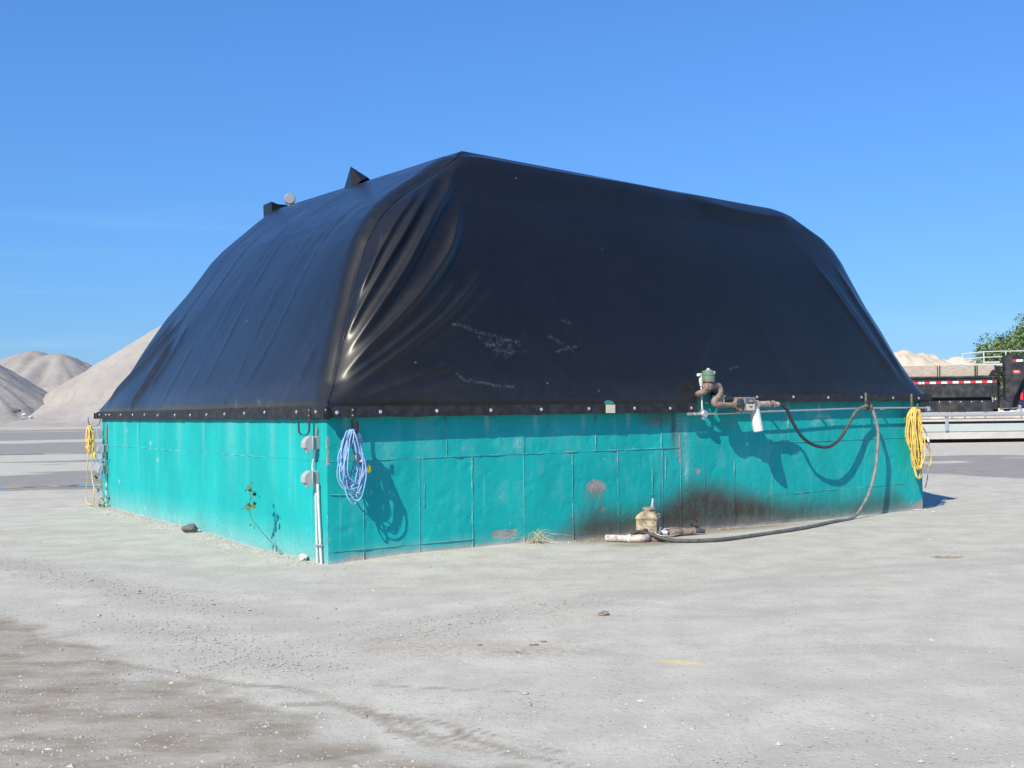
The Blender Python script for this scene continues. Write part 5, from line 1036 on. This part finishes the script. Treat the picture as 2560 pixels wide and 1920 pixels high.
for i, (x_, y_, l_, a_) in enumerate(((.13, 7.62, .075, .3), (.20, 7.72, .05, .2), (.02, 7.40, .06, -.6), (-.25, 7.63, .04, .1))):
    zz = float(gz(np.array(x_), np.array(y_))); mb = MB(); mb.box((x_, y_, zz + .008), (l_, .011, .007), rz=a_, ry=.06, bev=.003)
    solo('bark_chip', mb, M['wood_chip'], ['longest reddish bark chip of the four on the yard', 'reddish bark chip farthest back of the four on the yard', 'bark chip lying nearest to the viewer on the yard', 'bark chip farthest left of the four on the yard'][i], 'bark', (x_, y_, zz), 'W', 'bark chips on the yard')
def leaf(mb, c, d, up_, s_):
    d = Vector(d).normalized(); sd_ = d.cross(Vector(up_)).normalized(); n_ = sd_.cross(d); c = Vector(c)
    mb.add([c, c + d * s_ * .35 + sd_ * s_ * .38, c + d * s_ * .75 + sd_ * s_ * .30 + n_ * .01, c + d * s_, c + d * s_ * .75 - sd_ * s_ * .30 + n_ * .01, c + d * s_ * .35 - sd_ * s_ * .38], [(0, 1, 2, 3), (0, 3, 4, 5)])
def weed(label, stem_pts, leaves, seed, size=(.03, .055), extra=None):
    t = thing('weed', label, 'weed', stem_pts[0], group=None); r = random.Random(seed); mb = MB(); mb.tube(stem_pts, lambda q: .0045 - .002 * q, 6, sub=4)
    if extra: mb.tube(extra, .002, 5)
    part(t, 'stem', mb, M['stem'], 180)
    for c in leaves:
        mb = MB(); leaf(mb, c, (r.uniform(-.6, .2), r.uniform(-1, 1), r.uniform(-.9, .3)), (r.uniform(-1, -.3), r.uniform(-.5, .5), r.uniform(.2, 1)), r.uniform(*size)); part(t, 'leaf', mb, M['leaf'], 180)
lv_ = []
rw = random.Random(4)
for (zc, n_, dc) in ((.80, 4, 1.31), (.71, 7, 1.29), (.57, 8, 1.37)):
    for i in range(n_): lv_.append((-.37 + rw.uniform(-.05, .05), dc + rw.uniform(-.10, .10), zc + rw.uniform(-.035, .045)))
lv_ += [(-.32, 1.40, .36), (-.32, 1.33, .355)]
weed('tall thin weed with few leaves leaning from the foot of the sunlit wall', [(-.06, 1.12, -.03), (-.16, 1.20, .13), (-.26, 1.28, .27), (-.34, 1.40, .43), (-.37, 1.37, .58), (-.38, 1.32, .71), (-.38, 1.33, .85)], lv_, 2, (.055, .085), extra=[(-.10, 1.20, -.02), (-.12, 1.18, .12), (-.13, 1.19, .21)])
lv_ = [( -.12 + rw.uniform(-.08, .04), 9.30 + rw.uniform(-.22, .14), rw.uniform(.02, .42)) for _ in range(26)] + [(-.19 + rw.uniform(-.04, .04), 9.35 + rw.uniform(-.1, .1), rw.uniform(.48, .62)) for _ in range(9)] + [(-.10 + rw.uniform(-.03, .03), 9.30 + rw.uniform(-.08, .08), rw.uniform(.80, .95)) for _ in range(7)]
weed('bushy green weed climbing the conduit at the far left corner', [(-.06, 9.34, -.02), (-.10, 9.30, .2), (-.12, 9.34, .45), (-.09, 9.30, .7), (-.07, 9.32, .95)], lv_, 6, (.04, .075))
mb = MB(); rg_ = random.Random(12)
for i in range(46):
    b_ = (2.72 + rg_.gauss(0, .05), -.045 - abs(rg_.gauss(0, .03)), .03); dx, dy, dz = rg_.gauss(0, .13), -abs(rg_.gauss(0, .10)), rg_.uniform(.01, .16)
    mb.tube([b_, (b_[0] + dx * .5, b_[1] + dy * .4, b_[2] + dz), (b_[0] + dx * 1.2, b_[1] + dy * 1.3, b_[2] + dz * rg_.uniform(.2, 1.0))], .0022, 4, sub=3)
solo('grass_tuft', mb, M['dry_grass'], 'small dry grass tuft at the foot of the stained wall', 'grass', (2.72, -.05, .03), smooth=180)
mb = MB(); mb.box((10.28, -.16, gg(10.28, -.16) + .012), (.14, .05, .012), rz=-.3, bev=.003); solo('wood_scrap', mb, M['pale_plate'], 'pale splinter of wood at the foot of the far right corner', 'wood', (10.28, -.16, gg(10.28, -.16)))
mb = MB(); mb.box((10.02, -.62, gg(10.02, -.62) + .008), (.09, .05, .008), rz=.4, bev=.002); solo('paper_scrap', mb, M['white'], 'white scrap of litter on the ground near the far right corner', 'litter', (10.02, -.62, gg(10.02, -.62)))

# ------------------------------------------------------------------ truck scale
def at_z(z50, Y): return CAM_H + (z50 - CAM_H) * Y / 50
def at_x(x50, Y): return x50 * Y / 50
YS = 47.0; kx = YS / 50
sc = thing('truck_scale', 'long truck scale with grey side beam and silver guide pipe', 'truck scale', (20, YS, 0), 'W')
zt, zs, zb0, zb1, zc1 = at_z(.97, YS), at_z(.88, YS), at_z(.77, YS), at_z(.41, YS), at_z(.07, YS)
XA, XB = 6.0, 46.0; xm = (XA + XB) / 2; lx = XB - XA
mb = MB(); mb.box((xm, YS + 1.9, (zt + zs) / 2), (lx, 3.9, zt - zs), bev=.02); part(sc, 'deck', mb, M['concrete'])
mb = MB(); mb.box((xm, YS + .30, (zs + zb0) / 2), (lx, .5, zs - zb0 - .004)); part(sc, 'flange_recess', mb, M['tr_dark'])  # near-black filler darkens the recess between deck and side beam
mb = MB(); mb.box((xm, YS + .12, (zb0 + zb1) / 2), (lx, .24, zb0 - zb1), bev=.015); part(sc, 'side_beam', mb, M['scale_steel'])
mb = MB(); mb.box((xm, YS + .20, (zb1 + zc1) / 2 - .003), (lx, .34, zb1 - zc1 - .006), bev=.01); part(sc, 'curb', mb, M['concrete'])
mb = MB(); mb.box((xm, YS + 2.1, zc1 / 2 - .1), (lx, 3.0, zc1 + .2)); part(sc, 'foundation', mb, M['tr_dark'])  # near-black colour stands in for the shadow in the gap under the curb
mb = MB(); zp_ = at_z(1.205, YS); mb.cyl((XA, YS - .12, zp_), (XB, YS - .12, zp_), .082, 20); part(sc, 'guide_pipe', mb, M['galv'], 60)
for i, xb in enumerate((at_x(20.15, YS) - 8.6, at_x(20.15, YS), at_x(20.15, YS) + 8.6)):
    mb = MB(); mb.box((xb, YS - .045, (at_z(1.30, YS) + at_z(.47, YS)) / 2 - .03), (.14, .045, at_z(1.24, YS) - at_z(.46, YS)), bev=.008)
    mb.tube([(xb, YS - .07 - .10 * math.sin(a), zp_ + .095 * math.cos(a)) for a in [j * PI / 6 for j in range(7)]], .02, 6, sub=2); br_ = part(sc, 'bracket', mb, M['galv'], 40)
    mb = MB()
    for dz in (.55, .68): mb.lathe([(.022, 0), (.022, .012)], (xb, YS - .068, at_z(dz, YS)), (0, -1, 0), 8)
    part(br_, 'bracket_bolt', mb, M['bolt'], 30)

# ------------------------------------------------------------------ dump trailer
YT = 48.4
def tz(z): return at_z(z, YT)
def tx(x): return at_x(x, YT)
tr = thing('dump_trailer', 'black gooseneck dump trailer with grey plank sides and red white reflective tape', 'trailer', (18, YT, zt), 'W')
XL = 11.0; XR = tx(22.62); wd_ = 2.3
mb = MB(); mb.box(((XL + XR) / 2, YT + wd_ / 2 + .05, (tz(1.32) + tz(1.86)) / 2), (XR - XL, wd_ - .1, tz(1.86) - tz(1.32)), bev=.015); part(tr, 'frame', mb, M['tr_black'])
mb = MB(); mb.box(((XL + XR) / 2 - .1, YT + wd_ / 2 + .1, (tz(1.86) + tz(2.0)) / 2), (XR - XL - .2, wd_ - .35, tz(2.0) - tz(1.86))); part(tr, 'hoist_gap_shade', mb, M['tr_dark'])  # solid near-black block, the shade of the gap put into its colour
mb = MB(); mb.box(((XL + XR) / 2, YT + .06, (tz(2.0) + tz(2.97)) / 2), (XR - XL - .1, .10, tz(2.97) - tz(2.0)), bev=.012); part(tr, 'side_panel', mb, M['tr_black'])
mb = MB(); mb.box(((XL + XR) / 2, YT + wd_, (tz(2.0) + tz(2.97)) / 2), (XR - XL - .1, .10, tz(2.97) - tz(2.0)), bev=.012); part(tr, 'side_panel', mb, M['tr_black'])
mb = MB(); mb.box((XR - .1, YT + wd_ / 2 + .03, (tz(2.0) + tz(3.5)) / 2), (.08, wd_ - .12, tz(3.5) - tz(2.0)), bev=.01); part(tr, 'head_panel', mb, M['tr_black'])
mb = MB(); mb.box((XL + .1, YT + wd_ / 2 + .03, (tz(2.0) + tz(3.5)) / 2), (.08, wd_ - .12, tz(3.5) - tz(2.0)), bev=.01); part(tr, 'tailgate', mb, M['tr_black'])
mb = MB(); mb.box(((XL + XR) / 2, YT + wd_ / 2 + .03, tz(2.05)), (XR - XL - .2, wd_ - .15, .06)); part(tr, 'floor', mb, M['tr_dark'])
mb = MB(); mb.box(((XL + XR) / 2, YT + .02, tz(2.94)), (XR - XL - .08, .16, .085), bev=.015); part(tr, 'top_rail', mb, M['tr_black'])
for xq in (tx(19.05), tx(16.2), tx(13.6)): mb = MB(); mb.box((xq, YT + .004, tz(2.47)), (.035, .02, tz(2.9) - tz(2.03)), bev=.006); part(tr, 'weld_rib', mb, M['tr_black'])
for i in range(9): mb = MB(); mb.lathe([(.03, 0), (.03, .012), (.015, .02)], (tx(18.9) + .48 * i, YT + .098, tz(1.80)), (0, -1, 0), 8); part(tr, 'frame_bolt', mb, M['galv'])
mb = MB(); mb.box((tx(22.35), YT - .03, tz(2.42)), (.06, .06, tz(2.96) - tz(2.0)), bev=.01); part(tr, 'corner_post', mb, M['tr_black'])
st = [XL + .15, tx(15.6), tx(17.75), tx(19.84), tx(21.58), XR - .14]
for i, (a, b) in enumerate(zip(st, st[1:])):
    for yy in (YT + .05, YT + wd_ - .02):
        mb = MB(); mb.box(((a + b) / 2, yy, (tz(3.0) + tz(3.49)) / 2 + .004), (b - a - .055, .045, tz(3.49) - tz(3.0)), bev=.006); part(tr, 'plank', mb, M['plank'])
for a in st[1:-1]:
    for dx in (-.05, .05):
        mb = MB(); mb.box((a + dx, YT + .005, (tz(2.97) + tz(3.5)) / 2), (.025, .05, tz(3.5) - tz(2.97))); part(tr, 'stake', mb, M['tr_black'])
mb = MB(); mb.prism([(XR - .45, tz(3.0)), (XR - .10, tz(3.0)), (XR - .10, tz(3.26)), (XR - .28, tz(3.26))], YT - .03, YT + .02, 'xz'); part(tr, 'gusset', mb, M['tr_dark'])
edges = [570, 585, 642, 714, 780, 850, 916, 985, 1050, 1120, 1186, 1260, 1325, 1395, 1460, 1536, 1566]; ez = lambda q: tx(18.6 + (q - 570) * (22.5 - 18.6) / 995)
for i, (a, b) in enumerate(zip(edges, edges[1:])):
    xa, xb = ez(a), ez(b); mb = MB(); mb.box(((xa + xb) / 2, YT + .006, tz(2.69) + .03 * ((xa + xb) / 2 - tx(18.6)) / 4), (xb - xa - .004, .006, .098))
    part(tr, 'reflective_tape', mb, M['white_tape' if i % 2 == 0 else 'red_tape'])
for i in range(12):
    xb = ez(570) - .28 * i; mb = MB(); mb.box((xb - .14, YT + .006, tz(2.69) - .01), (.276, .006, .098)); part(tr, 'reflective_tape', mb, M['red_tape' if i % 2 == 0 else 'white_tape'])
gx0, gx1 = tx(22.91), tx(25.5)
mb = MB(); mb.prism([(gx0, tz(3.95)), (gx1, tz(3.93)), (gx1, tz(3.15)), (tx(23.95), tz(3.05)), (tx(23.70), tz(2.75)), (tx(23.26), tz(1.9)), (tx(23.22), tz(1.48)), (tx(22.63), tz(1.48)), (tx(22.63), tz(1.87)), (gx0, tz(1.87))], YT - .04, YT + .22, 'xz'); gn = part(tr, 'gooseneck', mb, M['tr_black'], 20)
mb = MB(); mb.prism([(gx0, tz(3.95)), (gx1, tz(3.93)), (gx1, tz(3.15)), (tx(23.95), tz(3.05)), (tx(23.70), tz(2.75)), (tx(23.26), tz(1.9)), (tx(23.22), tz(1.48)), (tx(22.63), tz(1.48)), (tx(22.63), tz(1.87)), (gx0, tz(1.87))], YT + 1.9, YT + 2.15, 'xz'); mb.v = [(a + 1.1, b, c - .1) for a, b, c in mb.v]; part(tr, 'gooseneck', mb, M['tr_black'], 20)
mb = MB(); mb.box((tx(22.76), YT + .3, tz(2.4)), (.10, .10, tz(3.5) - tz(1.87)), bev=.01); mb.box((tx(22.78), YT + .15, tz(2.73)), (.22, .08, .07)); mb.box((tx(22.74), YT + .5, tz(3.3)), (.24, .4, .3)); part(tr, 'hoist_cylinder', mb, M['tr_dark'])
mb = MB(); mb.prism([(tx(23.32), tz(1.5)), (tx(23.75), tz(2.7)), (tx(23.95), tz(2.95)), (tx(24.2), tz(2.95)), (tx(23.62), tz(1.5))], YT + .4, YT + .6, 'xz'); part(tr, 'gooseneck_brace', mb, M['tr_dark'], 20)
for i, (a, b) in enumerate(((23.27, 23.44), (23.44, 23.74), (23.74, 23.98), (23.98, 24.25))):
    mb = MB(); mb.box(((tx(a) + tx(b)) / 2, YT - .0455, tz(3.68)), (tx(b) - tx(a) - .004, .006, .098)); part(gn, 'reflective_tape', mb, M['red_tape' if i % 2 == 0 else 'white_tape'])
mb = MB(); mb.box((tx(23.44), YT - .0455, tz(3.16)), (.31, .006, .155), bev=.002); stk = part(gn, 'sticker', mb, M['red_sticker'])
mb = MB(); mb.box((tx(23.40), YT - .050, tz(3.17)), (.09, .003, .045)); mb.box((tx(23.50), YT - .050, tz(3.17)), (.06, .003, .03)); part(stk, 'sticker_print', mb, M['white_tape'])
mb = MB(); mb.box((tx(22.48), YT + .2, tz(1.40) - .01), (.22, .2, .10), bev=.01); part(tr, 'jack_foot', mb, M['tr_dark'])
mb = MB(); mb.box((tx(23.06), YT + .2, tz(1.40) - .01), (.19, .2, .10), bev=.01); part(tr, 'jack_foot', mb, M['tr_dark'])
mb = MB(); mb.box((tx(22.70), YT + .05, tz(1.425)), (.12, .05, .055), bev=.01); part(tr, 'marker_light', mb, M['amber'])
for xw in (12.4, 13.5):
    mb = MB(); mb.lathe([(.22, -.12), (.38, -.12), (.41, -.08), (.41, .08), (.38, .12), (.22, .12)], (xw, YT + .15, zt + .41), (0, 1, 0), 24); wh = part(tr, 'wheel', mb, M['rubber'], 40)
    mb = MB(); mb.lathe([(.22, -.08), (.20, -.10), (.08, -.06), (.05, -.12), (.001, -.12)], (xw, YT + .15, zt + .41), (0, 1, 0), 18); part(wh, 'rim', mb, M['galv'], 40)

# pickup that pulls the trailer: only its tail shows at the frame edge
pk = thing('pickup_truck', 'dark blue pickup truck cut off by the right edge behind the trailer neck', 'truck', (26.5, YT + .2, zt), 'W')
px0 = tx(23.83); mb = MB(); mb.prism([(px0, zt + .55), (px0, zt + 1.32), (px0 + 2.1, zt + 1.34), (px0 + 2.5, zt + 1.95), (px0 + 4.0, zt + 1.95), (px0 + 4.7, zt + 1.38), (px0 + 6.0, zt + 1.25), (px0 + 6.05, zt + .5), (px0 + 5.5, zt + .42), (px0 + .1, zt + .45)], YT + .35, YT + 2.25, 'xz'); part(pk, 'body', mb, M['truck_blue'], 25)
mb = MB(); mb.box((px0 - .06, YT + 1.3, zt + .52), (.16, 1.9, .2), bev=.03); part(pk, 'bumper', mb, M['chrome'])
mb = MB(); mb.box((px0 + .01, YT + .355, zt + 1.0), (.12, .05, .34), bev=.01); part(pk, 'tail_light', mb, M['red_tape'])
mb = MB(); mb.prism([(px0 + 2.35, zt + 1.40), (px0 + 2.62, zt + 1.88), (px0 + 3.9, zt + 1.88), (px0 + 4.45, zt + 1.42)], YT + .335, YT + .36, 'xz'); part(pk, 'side_window', mb, M['glass'])
for xw in (px0 + 1.2, px0 + 4.9):
    mb = MB(); mb.lathe([(.22, -.12), (.37, -.12), (.40, -.08), (.40, .08), (.37, .12), (.22, .12)], (xw, YT + .44, zt + .40), (0, 1, 0), 24); wh = part(pk, 'wheel', mb, M['rubber'], 40)
    mb = MB(); mb.lathe([(.22, -.10), (.20, -.12), (.06, -.08), (.001, -.10)], (xw, YT + .44, zt + .40), (0, 1, 0), 18); part(wh, 'rim', mb, M['chrome'], 40)

# ------------------------------------------------------------------ railed platform behind the trailer
YP = 58.0; pf = thing('railed_platform', 'pale steel platform with two bar railing behind the trailer planks', 'platform', (25.5, YP, 0), 'W')
zd = 3.86
mb = MB(); mb.box((26.3, YP + .8, zd - .05), (4.0, 1.8, .10), bev=.01); part(pf, 'deck', mb, M['rail_paint'])
for x_, y_ in ((24.35, YP - .05), (25.46, YP - .05), (28.2, YP - .05), (24.35, YP + 1.65), (28.2, YP + 1.65)):
    mb = MB(); mb.box((x_, y_, zd / 2 - .1), (.08, .08, zd - .02)); part(pf, 'leg', mb, M['galv'])
for x_, zt2 in ((24.32, 4.40), (25.47, 4.50), (26.66, 4.52), (28.2, 4.52)):
    mb = MB(); mb.cyl((x_, YP, zd), (x_, YP, zt2), .028, 8); part(pf, 'rail_post', mb, M['rail_paint'])
for z0_, z1_ in ((4.39, 4.50), (4.09, 4.20)):
    mb = MB(); mb.tube([(24.30, YP, z0_), (25.47, YP, z1_), (26.66, YP, z1_ + .02), (28.2, YP, z1_ + .02)], .03, 8, sub=2); part(pf, 'rail_bar', mb, M['rail_paint'], 60)
mb = MB(); mb.box((25.85, YP - .03, 3.94), (.9, .03, .06)); part(pf, 'toe_board', mb, M['white'])
mb = MB(); mb.tube([(26.85, YP + .2, 4.6), (27.2, YP + .3, 4.50), (27.6, YP + .3, 4.40)], .03, 6); part(pf, 'arm', mb, M['tr_black'], 60)

# ------------------------------------------------------------------ tree
def tree(label, x, y, h_, rx, seed, n_leaf):
    t = thing('tree', label, 'tree', (x, y, 0), 'W'); r = random.Random(seed); cz_ = h_ * .56
    mb = MB(); mb.tube([(x, y, -.3), (x + .1, y, h_ * .2), (x - .1, y + .1, h_ * .45), (x + .15, y, h_ * .75)], lambda q: .34 - .25 * q, 10, sub=3)
    limbs = []
    for i in range(9):
        a = r.uniform(0, 6.28); z0_ = h_ * r.uniform(.22, .55); e = (x + math.cos(a) * rx * .7, y + math.sin(a) * rx * .7, z0_ + h_ * r.uniform(.1, .32)); limbs.append(e)
        mb.tube([(x, y, z0_), (x + math.cos(a) * rx * .3, y + math.sin(a) * rx * .3, z0_ + h_ * .08), e], lambda q: .13 - .1 * q, 6, sub=3)
    part(t, 'trunk', mb, M['bark'], 60)
    V = []; Fc = []; cl = []
    for i in range(120):
        a = r.uniform(0, 6.28); u_ = r.uniform(-.85, 1); k_ = math.sqrt(1 - min(1, u_ * u_)) ; rad = r.uniform(.55, 1.0)
        cl.append((x + math.cos(a) * rx * k_ * rad, y + math.sin(a) * rx * k_ * rad, cz_ + u_ * h_ * .40 * (.75 + .25 * rad), rx * r.uniform(.13, .27)))
    for i in range(n_leaf):
        c = r.choice(cl); d = Vector((r.gauss(0, 1), r.gauss(0, 1), r.gauss(0, .8))); d = d.normalized() * c[3] * r.uniform(.35, 1.05) ** .6
        p = Vector(c[:3]) + d; s_ = r.uniform(.08, .18); n_ = (d.normalized() + Vector((r.uniform(-.8, .8), r.uniform(-.8, .8), r.uniform(-.2, 1)))).normalized()
        e1 = n_.orthogonal().normalized(); e1 = Matrix.Rotation(r.uniform(0, 6.28), 3, n_) @ e1; e2 = n_.cross(e1); o_ = len(V)
        V += [tuple(p + e1 * s_), tuple(p + e2 * s_ * .55), tuple(p - e1 * s_), tuple(p - e2 * s_ * .55)]; Fc.append((o_, o_ + 1, o_ + 2, o_ + 3))
    me = bpy.data.meshes.new('crown'); me.from_pydata([(a - x, b - y, c) for a, b, c in V], [], Fc); me.update(); me.materials.append(M['foliage'])
    oc = bpy.data.objects.new('crown', me); COL.objects.link(oc); oc.parent = t; BASE[oc.name] = BASE[t.name]
tree('large leafy green tree rising behind the railed platform at the right edge', 47.4, 95, 9.4, 5.9, 5, 27000)
